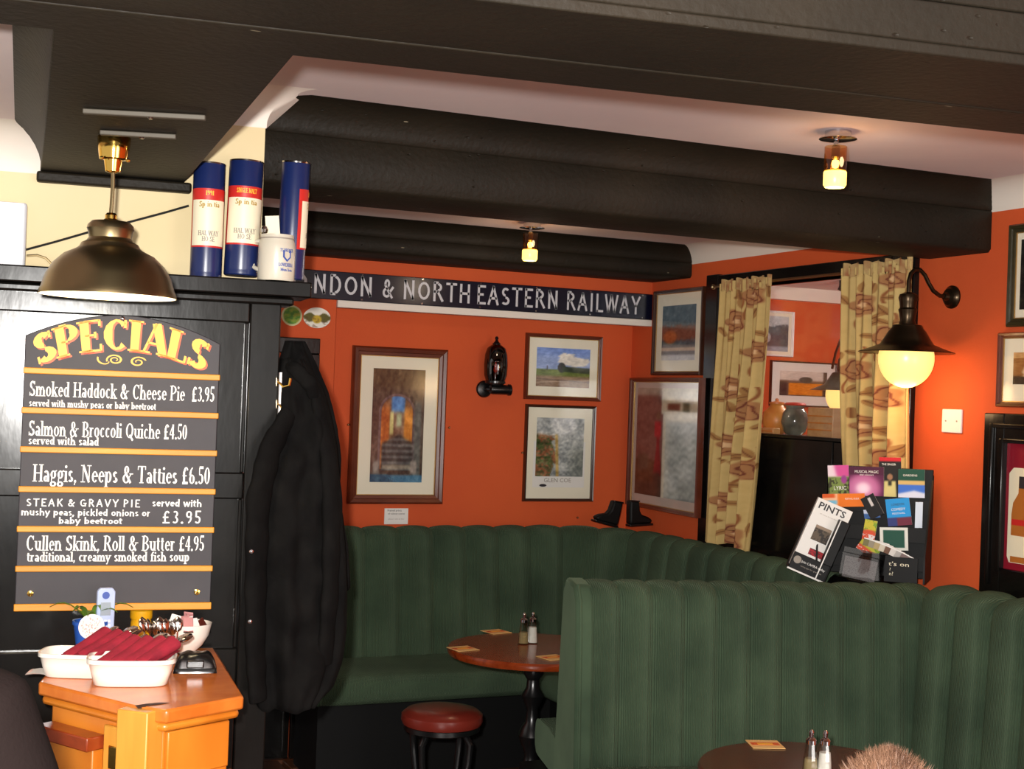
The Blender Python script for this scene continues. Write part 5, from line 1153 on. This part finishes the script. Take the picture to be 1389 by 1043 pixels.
leaflet('red and white leaflet low in the third row', ((1165, 735), (1190, 738), (1186, 752), (1152, 750)), .09, lf_fruit, nv=16)
# white side leaflets standing edge-on
for k, x in enumerate((1242, 1247)): leaflet('white leaflet standing %s of the two at the right of the second row' % ('nearer' if k else 'farther'), ((x, 681), (x+5, 681), (x+4, 716), (x-1, 716)), .065+.003*k, flat((214, 226, 240)), nu=4, nv=4)
# fan of folded papers
fan_l = ['olive', 'grey', 'buff', 'cream', 'brown', 'white', 'pale grey', 'dusky']
fcol = [(120, 112, 70), (150, 140, 120), (176, 156, 110), (206, 196, 176), (110, 76, 56), (214, 208, 200), (170, 166, 160), (120, 100, 96)]
for k in range(8):
    u, z = rl(1192+k*5.2, 738+k*2.4, .13); t = thing('folded_paper', '%s folded paper, number %s from the left in the fanned stack' % (fan_l[k], ['one', 'two', 'three', 'four', 'five', 'six', 'seven', 'eight'][k]), 'paper', RK.pt(u, z-.02, .115+k*.003), RK.rz+.1, 'fanned stack of folded papers'); t.rotation_euler[1] = R(12+k*2)
    MB().box(-.06+k*.005, .03, -.0012, .0012, 0, .028).build('sheet', mat('folded_sheet', fcol[k], .7), t); MB().box(-.06+k*.005, .03, -.0018, -.0012, .024, .028).build('fold', PAPER, t)
# clear holder with white map sheet
q = RK.rect(((1145, 755), (1190, 760), (1182, 798), (1138, 790)), .2)
t = thing('acrylic_holder', 'clear holder with a white sketch map beside the pints box', 'holder', RK.pt((q[0]+q[1])/2, zb0, .2), RK.rz); w_ = (q[1]-q[0])/2; h_ = q[3]-zb0
t.rotation_euler[1] = R(8)
MB().box(-w_-.01, w_+.02, -.003, -.001, 0, h_+.01).box(-w_-.01, w_+.02, .012, .014, 0, h_+.03).build('acrylic_sleeve', ACRYL, t)
art('map_sheet', -w_, w_, .003, h_, .002, lf_map, t, 40, 40)
# pints box
PB = Plane((2.98, 4.22), R(-30))
q = PB.rect(((1106, 683), (1172, 690), (1120, 790), (1066, 775)), 0)
c0 = PB.uv(1092, 783); tl = PB.uv(1108, 683); sk = math.atan2(tl[0]-PB.uv(1067, 776)[0], tl[1]-PB.uv(1067, 776)[1])
wB = (PB.uv(1118, 788)[0]-PB.uv(1066, 776)[0])/2; hB = math.hypot(tl[0]-PB.uv(1067, 776)[0], tl[1]-PB.uv(1067, 776)[1])
t = thing('leaflet_box', 'tilted black dispenser box holding white PINTS leaflets', 'dispenser', PB.pt(c0[0], 1.045, 0), PB.rz); t.rotation_euler[1] = sk
MB().box(-wB, wB, .03, .055, 0, hB*.97).box(-wB, wB, -.01, .05, 0, .012).build('box_back', BLACKP, t, bevel=.002)
MB().box(-wB, wB, -.014, -.008, 0, hB*.24).build('front_lip', BLACKP, t, bevel=.002)
MB().box(wB-.003, wB+.003, -.012, .055, 0, hB*.82).build('side_wall', BLACKP, t, bevel=.001)
MB().box(-wB-.002, -wB+.003, .03, .055, 0, hB*.8).build('side_wall', BLACKP, t, bevel=.001)
MB().box(wB*.42, wB-.002, -.05, -.001, hB*.24, hB*.86).build('side_block', BLACKP, t, bevel=.002); MB().box(wB*.42, wB*.42+.004, -.052, -.0505, hB*.0, hB*.86).build('white_edge', PAPER, t)
MB().box(-wB-.003, wB+.004, -.018, -.014, -.002, .004).build('white_edge', PAPER, t)
text_mesh('Join CAMRA today', .012, LETW, t, (.012, -.0145, hB*.15), .09); text_mesh('campaign for good ale', .007, GREYT, t, (.01, -.0145, hB*.09), .08)
MB().lathe([(.014, 0), (.014, .0006)], n=20, m=Matrix.Rotation(PI/2, 4, 'X'), c=(-wB+.02, -.0142, hB*.15)).build('round_emblem', GREYT, t)
lt = thing('leaflet', 'white PINTS leaflet standing in the tilted black dispenser', 'leaflet', PB.pt(c0[0], 1.045, 0), PB.rz, 'leaflets in the rack'); lt.rotation_euler[1] = sk
MB().box(-wB+.002, wB*.95, .0, .028, .014, hB*1.02).build('sheets', PAPER, lt)
text_mesh('PINTS', .034, DARKT, lt, (-.005, -.0012, hB*.93), .1, bold=.0006); text_mesh('of view from the bar', .006, GREYT, lt, (0, -.0012, hB*.83), .08)
def lf_photo(u, v): n = noise2(u*4, v*3, 8, 71); im = base(u, (96, 84, 70)); im = mixc(im, (n > .1)*.7, (36, 34, 34)); return mixc(im, soft(.8-v, .03), (150, 130, 110))
art('photo_print', -.035, .025, hB*.47, hB*.68, -.001, lf_photo, lt, 24, 24); art('red_print', -.022, .03, hB*.27, hB*.36, -.001, lambda u, v: mixc(base(u, (170, 30, 40)), (noise2(u*3, v*3, 6, 5) > .2)*.8, (60, 40, 40)), lt, 16, 12)

# ------------------------------------------------------------------ wooden serving station
ZS = .975
corn = [onz(*p, ZS) for p in ((52, 925), (181, 957), (226, 963), (331, 944), (291, 878), (86, 884))]
ctr = sum(corn, Vector())/6
st_ = thing('serving_station', 'honey pine corner serving cabinet below the specials board', 'cabinet', (ctr.x, ctr.y, 0))
def poly_at(sc, z0, z1): return [((p.x-ctr.x)*sc, (p.y-ctr.y)*sc) for p in corn]
MB().prism(poly_at(1, 0, 0), ZS-.03, ZS, lambda p, q: (p[0], p[1], q)).build('countertop', mat_wood('orange_counter_wood', (200, 104, 34), (216, 124, 48), .25, (3, 8, 3)), st_, bevel=.006)
MB().prism(poly_at(.96, 0, 0), ZS-.05, ZS-.031, lambda p, q: (p[0], p[1], q)).build('cornice', PINE, st_, bevel=.008)
MB().prism(poly_at(.86, 0, 0), .06, ZS-.05, lambda p, q: (p[0], p[1], q)).build('carcass', PINE, st_, bevel=.004)
MB().prism(poly_at(.9, 0, 0), 0, .06, lambda p, q: (p[0], p[1], q)).build('plinth', PINE, st_, bevel=.004)
cc = [(p-ctr)*.86 for p in corn]
def facepanel(i, j, s0, s1, z0, z1, m_, nm, d0=0, d1=.012, par=None):
    A, B = cc[i], cc[j]; d = (B-A); L_ = d.length; d.normalize(); n = Vector((d.y, -d.x, 0))
    if n.dot(A) < 0: n = -n
    mb = MB(); mb.add([tuple(A+d*L_*s+n*o_+Vector((0, 0, z-A.z))) for z in (z0, z1) for s, o_ in ((s0, d0), (s1, d0), (s1, d1), (s0, d1))], [(0, 1, 2, 3), (4, 5, 6, 7), (0, 1, 5, 4), (1, 2, 6, 5), (2, 3, 7, 6), (3, 0, 4, 7)])
    return mb.build(nm, m_, par or st_, bevel=.003)
facepanel(1, 2, -.04, 1.04, .06, ZS-.004, PINEY, 'corner_post', 0, .058)
facepanel(2, 3, .04, .97, ZS-.155, ZS-.055, PINE, 'drawer_front'); facepanel(2, 3, -.02, 1.06, ZS-.19, ZS-.165, PINE, 'rail_moulding', 0, .03); facepanel(2, 3, .04, .97, .1, ZS-.2, PINE, 'door')
facepanel(0, 1, .70, .92, .1, ZS-.06, PINEY, 'stile', 0, .012); 
hp = facepanel(0, 1, .78, .88, ZS-.15, ZS-.1, BRASSP, 'hinge', .012, .016)
facepanel(0, 1, .05, .66, .1, ZS-.09, PINE, 'door', 0, .03); facepanel(0, 1, .03, .68, ZS-.115, ZS-.085, mat_wood('red_brown_wood', (150, 60, 24), (130, 50, 20), .3), 'door_rail', 0, .05)
# dark leaf-like clip at the front corner
cp = onz(206, 956, ZS); t = thing('dark_feather_clip', 'small dark torn label on the front corner of the cabinet', 'label', cp)
MB().add([(-.035, 0, .001), (-.015, -.012, .001), (.01, -.006, .001), (.04, .006, .001), (.02, .014, .001), (-.01, .01, .001), (-.02, -.03, -.012), (-.005, -.03, -.015)], [(0, 1, 2, 3, 4, 5), (0, 1, 7, 6)]).build('scrap', mat('dark_brown_scrap', (56, 30, 22), .6), t, ang=180)

# dishes, cutlery bundles
def dish(label, c, a, b, h, rz):
    t = thing('ceramic_dish', label, 'dish', (c.x, c.y, ZS+.0005), rz, 'white dishes of cutlery bundles')
    def ring(s, z, n=48):
        out = []
        for i in range(n):
            th = 2*PI*i/n; co, si_ = math.cos(th), math.sin(th); e = .5
            out.append((a*s*abs(co)**e*(1 if co >= 0 else -1), b*s*abs(si_)**e*(1 if si_ >= 0 else -1), z))
        return out
    rs = [(.78, 0), (.82, .002), (.9, h*.5), (.95, h*.8), (.97, h*.82), (1.0, h*.84), (1.0, h), (.95, h), (.93, h*.8), (.87, h*.45), (.78, .008)]
    mb = MB(); n = 48
    for s, z in rs: mb.v += ring(s, z)
    for j in range(len(rs)-1):
        for i in range(n): mb.f.append((j*n+i, j*n+(i+1) % n, (j+1)*n+(i+1) % n, (j+1)*n+i))
    mb.f.append(tuple(range(n))[::-1]); mb.f.append(tuple((len(rs)-1)*n+i for i in range(n)))
    mb.build('dish', CERAM, t, ang=50); return t
d1 = onz(112, 922, ZS); d2 = onz(178, 930, ZS)
dish('white dish of red cutlery bundles, the one behind at the left', d1+Vector((0, .06, 0)), .088, .06, .055, R(-22))
dish('white dish of red cutlery bundles, the one in front', d2+Vector((.005, .03, 0)), .098, .062, .06, R(-14))
def bundle(label, base_, tip, kind, r=.014):
    base_ = Vector(base_); base_.z = max(base_.z, ZS+.048); tip = Vector(tip); tip.z = max(tip.z, ZS+.085)
    d = Vector(tip)-Vector(base_); L_ = d.length; q = d.to_track_quat('Z', 'Y')
    t = thing('cutlery_bundle', label, 'cutlery', base_, 0, 'napkin wrapped cutlery bundles'); t.rotation_mode = 'QUATERNION'; t.rotation_quaternion = q
    n = 14; mb = MB(); mb.grid(n, 10, lambda u, v: ((r*(.75+.35*v)+.002*math.sin(u*18+v*5))*math.cos(u*2*PI)*1.25, (r*(.75+.35*v)+.002*math.sin(u*12))*math.sin(u*2*PI), v*L_), closeu=True)
    mb.f.append(tuple(range(n))); mb.f.append(tuple(10*n+i for i in range(n))); mb.build('napkin', NAPKIN, t, ang=60)
    MB().grid(1, 8, lambda u, v: (-r*1.35+u*r*2.0, -r*1.05-u*.002+.001*math.sin(v*9), v*L_*.96)).build('napkin_fold', NAPKIN, t, ang=180, fix=False)
    MB().tube([(.004, 0, L_*.8), (.004, 0, L_+.03)], [.004, .0035], 8, flat=.5).build('handle', STEEL, t)
    if kind == 'spoon': MB().lathe([(.001, 0), (.012, .006), (.0165, .02), (.013, .036), (.001, .044)], n=16, sy=.45, c=(.0, -.003, L_+.008)).build('spoon_bowl', STEEL, t)
    else: MB().tube([(-.006, .003, L_*.9), (-.006, .003, L_+.015), (-.007, .003, L_+.028)], [.006, .007, .003], 8, flat=.35).build('fork_head', STEEL, t)
def onv(px, py, Y):
    d = FW+RT*((px-694.5)/FPX)-UP*((py-521.5)/FPX); return EYE+d*(Y/d.y)
ya, yb_ = d1.y+.05, d2.y+.03
for k, (lab, x0, y0, x1, y1, Y0, Y1, kd) in enumerate((
    ('red cutlery bundle lying farthest left in the rear dish', 88, 912, 146, 858, ya-.03, ya+.05, 'fork'),
    ('middle red cutlery bundle in the rear dish', 106, 914, 163, 868, ya-.03, ya+.03, 'spoon'),
    ('rightmost red cutlery bundle in the rear dish', 122, 912, 176, 880, ya-.04, ya+.0, 'fork'),
    ('red cutlery bundle at the left of the front dish', 135, 920, 186, 878, yb_-.03, yb_+.045, 'fork'),
    ('second red cutlery bundle from the left in the front dish', 151, 922, 204, 872, yb_-.035, yb_+.03, 'spoon'),
    ('third red cutlery bundle from the left in the front dish', 168, 922, 222, 878, yb_-.035, yb_+.02, 'fork'),
    ('rightmost red cutlery bundle in the front dish', 186, 921, 236, 890, yb_-.04, yb_+.01, 'spoon'))):
    bundle(lab, onv(x0, y0, Y0), onv(x1, y1, Y1), kd, .0135 if k < 3 else .015)
# loose cutlery standing behind the dishes
for k in range(7):
    x = 196+k*6.5; p0 = onv(x+4, 884, ya+.1+.012*(k % 3)); p1 = onv(x-3+k*1.5, 840+4*(k % 3), ya+.12); d = p1-p0
    t = thing('spoon' if k % 2 else 'fork', '%s steel piece of cutlery standing upright behind the front dish' % ['first', 'second', 'third', 'fourth', 'fifth', 'sixth', 'seventh'][k], 'cutlery', p0, 0, 'loose steel cutlery'); t['label'] = '%s from the left of the loose steel cutlery behind the front dish' % ['first', 'second', 'third', 'fourth', 'fifth', 'sixth', 'seventh'][k]
    t.rotation_mode = 'QUATERNION'; t.rotation_quaternion = d.to_track_quat('Z', 'Y')
    MB().tube([(0, 0, 0), (0, 0, d.length*.6)], [.0045, .003], 8, flat=.5).build('handle', STEEL, t)
    MB().lathe([(.001, 0), (.009, .006), (.013, .018), (.011, .03), (.001, .038)], n=14, sy=.4, c=(0, 0, d.length*.6)).build('head', STEEL, t)
# plant pot with label disc
c = onz(122, 885, ZS); t = thing('potted_plant', 'small plant in a blue pot on the serving cabinet', 'plant', (c.x, c.y, ZS))
MB().lathe([(.03, 0), (.032, .002), (.042, .07), (.045, .071), (.045, .08), (.04, .08), (.038, .068), (.001, .066)], n=32, cap=False).build('pot', BLUEPOT, t)
MB().lathe([(.001, .068), (.038, .067)], n=20, cap=False).build('soil', GREENT, t)
for k in range(12):
    a = k*2*PI/12+.3; ln = .05+.025*(k % 3); hh_ = .1+.02*(k % 2)
    def lf(u, v, a=a, ln=ln, hh_=hh_): r_ = v*ln; wd = .009*math.sin(PI*min(1, v*.9+.1)); x = r_*math.cos(a)-(u-.5)*2*wd*math.sin(a); y = r_*math.sin(a)+(u-.5)*2*wd*math.cos(a); return (x, y, .068+hh_*.45*math.sin(v*2.2)+.004*abs(u-.5))
    MB().grid(2, 6, lf).build('leaf', LEAF, t, ang=180, fix=False)
c2 = onv(124, 850, c.y-.045); t = thing('round_tag', 'round white printed tag stuck in the blue plant pot', 'tag', (c2.x, c2.y, c2.z))
def tagf(u, v): a = u*2*PI; x, y = v*np.cos(a), v*np.sin(a); n = noise2(x, y, 8, 77); im = base(u, (240, 234, 226)); return mixc(im, (np.abs(n) < .12)*.6*(v < .85), (210, 90, 90))
art('disc', 0, 1, 0, 1, 0, tagf, t, 40, 14, f3=lambda p, q: (.031*q*math.cos(p*2*PI), -.001, .031*q*math.sin(p*2*PI)))
MB().box(-.002, .002, 0, .003, -.08, 0).build('stick', PINE, t)
c = onz(143, 884, ZS); c.y -= .05; c.x -= .008; t = thing('mobile_phone', 'pale blue mobile phone standing upright behind the plant', 'phone', (c.x, c.y+.03, ZS)); t.rotation_euler = (0, 0, R(5))
hz = onv(143, 797, c.y+.03).z-ZS
MB().prism([(-.022, .004), (-.018, 0), (.018, 0), (.022, .004), (.023, hz-.01), (.016, hz), (-.014, hz), (-.021, hz-.008)], -.008, .008, lambda p, q: (p[0], q, p[1])).build('casing', mat('pale_blue_plastic', (176, 190, 222), .3), t, bevel=.003)
MB().box(-.013, .012, -.0092, -.008, hz-.068, hz-.035).build('screen', mat('grey_screen', (150, 160, 170), .2), t, bevel=.001)
MB().lathe([(.006, 0), (.009, .001), (.009, .002)][::-1], n=20, m=Matrix.Rotation(PI/2, 4, 'X'), c=(-.001, -.008, hz-.018)).build('round_badge', BLUEP, t)
for z in range(3):
    for x in range(3): MB().box(-.012+x*.009, -.006+x*.009, -.0092, -.008, hz-.085-z*.011, hz-.079-z*.011).build('key', WHITEP, t)
# mustard jar
c = onz(190, 878, ZS); t = thing('mustard_jar', 'yellow mustard jar behind the cutlery', 'jar', (c.x, c.y, ZS)); hz = onv(190, 826, c.y).z-ZS
MB().lathe([(.024, 0), (.026, .003), (.026, hz*.68), (.022, hz*.78)], n=32).build('jar', MUST, t); MB().lathe([(.027, hz*.76), (.028, hz*.8), (.028, hz*.97), (.024, hz)], n=32).build('lid', MUST, t)
# white bowl tilted, with sachets
c = onz(252, 886, ZS); t = thing('ceramic_bowl', 'white bowl heaped with silver sachets on the cabinet', 'bowl', (c.x, c.y, ZS+.002))
MB().lathe([(.02, 0), (.023, .004), (.04, .02), (.055, .045), (.062, .075), (.059, .075), (.052, .047), (.036, .023), (.001, .012)], n=44, cap=False).build('bowl', CERAM, t)
for k in range(16):
    a = k*2.4; r_ = .012+.0026*k
    sc = ['silver', 'brown', 'white', 'pink'][k % 4]
    s = thing('sachet', '%s sauce sachet in the white bowl' % sc, 'sachet', (c.x+r_*math.cos(a)*.9, c.y+r_*math.sin(a)*.9, ZS+.062+.006*(k % 4)), a, 'sachets in the white bowl'); s.rotation_euler[1] = R(50+9*(k % 3)); s.rotation_euler[0] = R(12*(k % 5))
    MB().box(-.02, .02, -.012, .012, -.0018, .0018).build('pouch', [STEEL, mat('brown_foil', (110, 50, 40), .3, .5), PAPER, mat('pink_foil', (200, 140, 140), .4, .2)][k % 4], s, bevel=.0015)
    MB().box(.02, .024, -.012, .012, -.0004, .0004).build('seal_edge', STEEL, s)
# black wallet
c = onz(267, 912, ZS); t = thing('card_terminal', 'shiny black wallet on the right of the cabinet top', 'wallet', (c.x, c.y+.02, ZS+.0005), R(-12))
MB().grid(24, 12, lambda u, v: ((u-.5)*.1, (v-.5)*.07, .045*(1-abs(2*u-1)**6)*(1-abs(2*v-1)**4)+.003*math.sin(u*14)*math.sin(v*9)+.0)).build('upper_flap', mat('black_leather', (14, 14, 14), .25, spec=.7), t, ang=180, fix=False)
MB().box(-.048, .048, -.034, .034, 0, .012).build('body', BLACKP, t, bevel=.004); MB().box(-.02, .02, -.037, -.03, .012, .03).build('clasp', BLACKM, t, bevel=.003)
t.name = 'wallet'
# pink-white napkin
c = onz(75, 915, ZS); t = thing('paper_napkin', 'pale pink folded paper at the left corner of the cabinet', 'napkin', (c.x, c.y, ZS), R(-20))
MB().grid(6, 4, lambda u, v: (-.06+.1*u, -.03+.07*v, .002+.003*math.sin(u*6+v*3)+.002)).build('sheet', mat('pale_pink_paper', (236, 206, 200), .7), t, ang=180); MB().grid(4, 4, lambda u, v: (-.06+.07*u, -.028+.06*v, .005+.003*math.sin(u*5))).build('fold', PAPER, t, ang=180)

# ------------------------------------------------------------------ people
def skin_mesh(name, nodes, edges, m, parent, sub=2, root=0):
    me = bpy.data.meshes.new(name); me.from_pydata([n[0] for n in nodes], edges, []); o = bpy.data.objects.new(name, me); COL.objects.link(o)
    sk_ = o.modifiers.new('skin', 'SKIN'); 
    for i, n_ in enumerate(nodes): me.skin_vertices[0].data[i].radius = n_[1] if hasattr(n_[1], '__len__') else (n_[1], n_[1])
    me.skin_vertices[0].data[root].use_root = True; sk_.use_smooth_shade = True
    sb_ = o.modifiers.new('sub', 'SUBSURF'); sb_.levels = sub; sb_.render_levels = sub
    me.materials.append(m); o.parent = parent; return o
def head(t, c, rz=0, tilt=0, hair=HAIR, n=26):
    """head about 0.23 tall, facing local +y turned by rz"""
    M_ = Matrix.Translation(c) @ Matrix.Rotation(rz, 4, 'Z') @ Matrix.Rotation(tilt, 4, 'X')
    def sh_(u, v, infl=0, lo=0):
        a = u*2*PI; b = -PI/2+v*PI; x, y, z = math.cos(b)*math.cos(a), math.cos(b)*math.sin(a), math.sin(b)
        w_ = .076+infl; dp = .095+infl; hh = .115+infl
        if z < 0: w_ *= 1-.28*(-z)**1.4; dp *= 1-.12*(-z)
        px, py, pz = x*w_, y*dp-(.01 if z > 0 else 0), z*hh
        if y > .6 and infl == 0:
            g = math.exp(-((px/.012)**2)); py += .02*g*math.exp(-(((pz+.02)/.022)**2))
            for s in (-1, 1): py -= .008*math.exp(-(((px-s*.03)/.014)**2)-((pz-.005)/.012)**2)
            py += .005*math.exp(-((px/.022)**2)-((pz+.055)/.009)**2)
        return M_ @ Vector((px, py, pz))
    MB().grid(64, 48, lambda u, v: sh_(u, v), closeu=True).build('head', SKIN, t, ang=180)
    for s in (-1, 1):
        MB().lathe([(.001, -.012), (.014, -.008), (.018, .004), (.012, .012), (.001, .013)], n=14, sx=.45, m=M_ @ Matrix.Translation((s*.078, -.005, -.01)) @ Matrix.Scale(1.5, 4, (0, 0, 1))).build('ear', SKIN, t)
        MB().lathe([(.001, -.011), (.008, -.006), (.011, 0), (.008, .006), (.001, .011)], n=12, m=M_ @ Matrix.Translation((s*.03, .082, .005))).build('eye', PAPER, t)
    mb = MB()
    mb.grid(48, 24, lambda u, v: sh_(u, .52+v*.48+(.0 if math.sin(u*2*PI) < .3 else .14*(1-v)), .007+.003*math.sin(u*50+v*20)), closeu=True)
    r = random.Random(5)
    for _ in range(5200):
        u, v = r.random(), .52+.48*(1-r.random()**1.6*.9)
        if math.sin(u*2*PI) > .3 and v < .66: continue
        p = sh_(u, min(v, .995), .006); q = sh_(u, min(v, .995), .03); nrm_ = (q-p).normalized()
        tg = Vector((r.uniform(-1, 1), r.uniform(-1, 1), r.uniform(-.6, .6))); d = (nrm_*.55+tg.cross(nrm_)*.7).normalized(); w_ = d.cross(nrm_).normalized()*.0005
        L_ = r.uniform(.008, .02); mb.add([p-w_, p+w_, p+d*L_+nrm_*.002], [(0, 1, 2)])
    mb.build('hair', hair, t, ang=180, fix=False)
def hand(t, wrist, dirv, m=SKIN):
    wrist = Vector(wrist); d = Vector(dirv).normalized(); s_ = d.cross(Vector((0, 1, .2))).normalized(); 
    nodes = [(wrist, .024), (wrist+d*.045, (.036, .018)), (wrist+d*.08, (.036, .016))]; edges = [(0, 1), (1, 2)]
    for k, L_ in enumerate((.065, .075, .07, .055)):
        o_ = s_*(-.027+.018*k); b = len(nodes); q = Vector((0, .015, 0)); nodes += [(wrist+d*.09+o_, .0085), (wrist+d*(.09+L_*.5)+o_*1.1+q*.3, .008), (wrist+d*(.09+L_)+o_*1.1+q, .007)]; edges += [(2, b), (b, b+1), (b+1, b+2)]
    b = len(nodes); nodes += [(wrist+d*.035-s_*.03, .012), (wrist+d*.065-s_*.05, .01), (wrist+d*.09-s_*.055, .008)]; edges += [(1, b), (b, b+1), (b+1, b+2)]
    skin_mesh('hand', nodes, edges, m, t, 1)
# seated person whose hair top shows at the bottom edge
hp_ = onv(1212, 1026, 1.0); dd = (hp_-EYE).normalized(); 
Dp = 1.72; dH = FW+RT*((1208-694.5)/FPX)-UP*((1022-521.5)/FPX); topP = EYE+dH*Dp
t = thing('person', 'person with short auburn hair seated at the foreground table', 'person', (topP.x, topP.y, 0))
hc = Vector((0, 0, topP.z-.128)); head(t, hc, rz=R(-25), tilt=R(-8))
fz = topP.z; z = lambda v: fz-v
nodes = [((0, -.04, z(.78)), (.16, .12)), ((0, -.05, z(.62)), (.15, .11)), ((0, -.05, z(.46)), (.17, .11)), ((0, -.04, z(.34)), (.14, .09)), ((0, -.02, z(.27)), (.06, .06)), ((0, 0, z(.2)), (.052, .052)),
         ((-.17, -.04, z(.35)), .062), ((-.23, 0, z(.5)), .05), ((-.24, .1, z(.63)), .042), ((-.16, .28, z(.6)), .034), ((.17, -.04, z(.35)), .062), ((.23, 0, z(.5)), .05), ((.24, .1, z(.63)), .042), ((.16, .28, z(.6)), .034),
         ((-.1, .05, z(.8)), .09), ((-.12, .4, z(.78)), .07), ((-.12, .42, z(1.0)), .05), ((.1, .05, z(.8)), .09), ((.12, .4, z(.78)), .07), ((.12, .42, z(1.0)), .05)]
edges = [(0, 1), (1, 2), (2, 3), (3, 4), (4, 5), (3, 6), (6, 7), (7, 8), (8, 9), (3, 10), (10, 11), (11, 12), (12, 13), (0, 14), (14, 15), (15, 16), (0, 17), (17, 18), (18, 19)]
skin_mesh('clothed_body', [(Vector(a_), r_) for a_, r_ in nodes], edges, JACKET, t)
MB().lathe([(.05, 0), (.05, .12)], n=20, c=(0, -.01, z(.3)), m=None).build('neck', SKIN, t)
for s in (-1, 1): hand(t, (s*.16, .28, z(.6)), (-s*.3, 1, 0))
s0 = thing('bar_stool', 'stool under the seated person at the bottom edge', 'stool', (topP.x, topP.y, 0)); zz0 = topP.z-.78-.13
MB().lathe([(.12, zz0-.05), (.16, zz0-.04), (.16, zz0-.01), (.13, zz0)], n=32).build('seat', LEATHER, s0)
for k in range(4): a = k*PI/2+.5; MB().tube([(.1*math.cos(a), .1*math.sin(a), zz0-.05), (.17*math.cos(a), .17*math.sin(a), .0)], .013, 8).build('leg', BLACKM, s0)
# standing person at the left edge, only the shoulder in view
Dl = 1.45; dS = FW+RT*((-20-694.5)/FPX)-UP*((880-521.5)/FPX); sP = EYE+dS*Dl
lf_ = -RT.copy(); lf_.z = 0; lf_.normalize(); fwd = Vector((FW.x, FW.y, 0)).normalized()
C0 = sP+lf_*.17; C0.z = 0
t = thing('person', 'person in a dark brown jacket at the left edge', 'person', (C0.x, C0.y, 0), math.atan2(fwd.y, fwd.x)-PI/2)
zs_ = sP.z-.03
nodes = [((0, 0, .95), (.16, .11)), ((0, 0, 1.1), (.15, .11)), ((0, 0, zs_-.12), (.18, .12)), ((0, 0, zs_-.03), (.14, .09)), ((0, 0, zs_+.05), .055), ((0, .01, zs_+.12), .05),
         ((-.17, 0, zs_-.05), .07), ((-.23, 0, zs_-.32), .052), ((-.22, .1, zs_-.55), .04), ((.165, 0, zs_-.055), .075), ((.215, .01, zs_-.18), .066), ((.225, .01, zs_-.32), .06), ((.2, .1, zs_-.55), .042),
         ((-.1, 0, .85), .1), ((-.11, 0, .48), .07), ((-.11, -.02, .1), .05), ((.1, 0, .85), .1), ((.11, 0, .48), .07), ((.11, -.02, .1), .05)]
edges = [(0, 1), (1, 2), (2, 3), (3, 4), (4, 5), (3, 6), (6, 7), (7, 8), (3, 9), (9, 10), (10, 11), (11, 12), (0, 13), (13, 14), (14, 15), (0, 16), (16, 17), (17, 18)]
skin_mesh('clothed_body', [(Vector(a_), r_) for a_, r_ in nodes], edges, JACKET, t)
head(t, Vector((0, .02, zs_+.24)), rz=0)
for s in (-1, 1):
    hand(t, (s*.21, .1, zs_-.57), (0, .3, -1))
    MB().prism([(-.05, 0), (.05, 0), (.05, .05), (.04, .09), (-.04, .09), (-.05, .05)], -.1, .17, lambda p, q, s=s: (p[0]+s*.11, q, p[1]*(1 if q < 0 else .5))).build('shoe', BLACKP, t, bevel=.015)

# pieces of a part go one level deeper
SUBS = {'shade_lining': 'shade', 'rose_screw': 'ceiling_rose', 'stem_collar': 'stem', 'cream_label': 'red_label', 'metal_rim': 'tube', 'rim_band': 'body', 'crest_centre': 'crest_shield',
        'orange_band': 'card', 'screw_cup': 'board', 'hanging_screw': 'board', 'soil': 'pot', 'cage_wire': 'ruby_chimney', 'flame_bulb': 'ruby_chimney', 'opal_globe': 'shade',
        'bottle_label': 'bottle_print', 'bottle_band': 'bottle_print', 'bottle_cap': 'bottle_print', 'napkin_fold': 'napkin', 'printed_cover': 'sheets', 'photo_print': 'sheets', 'red_print': 'sheets',
        'tier_lip': 'tier_shelf', 'hinge': 'stile', 'door_rail': 'door', 'screen': 'casing', 'key': 'casing', 'round_badge': 'casing', 'grille': 'casing', 'edge_band': 'casing', 'seat_ring': 'seat',
        'fixing_plate': 'tabletop', 'clasp': 'body', 'contents': 'glass_body', 'cuff': 'upper', 'piping': 'end_panel', 'print': 'mount', 'caption_sheet': 'mount', 'emblem': 'mount', 'seal_edge': 'pouch', 'spoon_bowl': 'handle', 'fork_head': 'handle'}
bn = lambda o: o.name.split('.')[0]
for o in list(COL.objects):
    if o.parent is None:
        kids = list(o.children)
        for k in kids:
            w_ = SUBS.get(bn(k))
            if w_:
                c_ = [q for q in kids if bn(q) == w_ and not q.children and bn(q) not in ('',)] or [q for q in kids if bn(q) == w_]
                if c_ and c_[0].parent == o and c_[0].location.length < 1e-6: k.parent = c_[0]
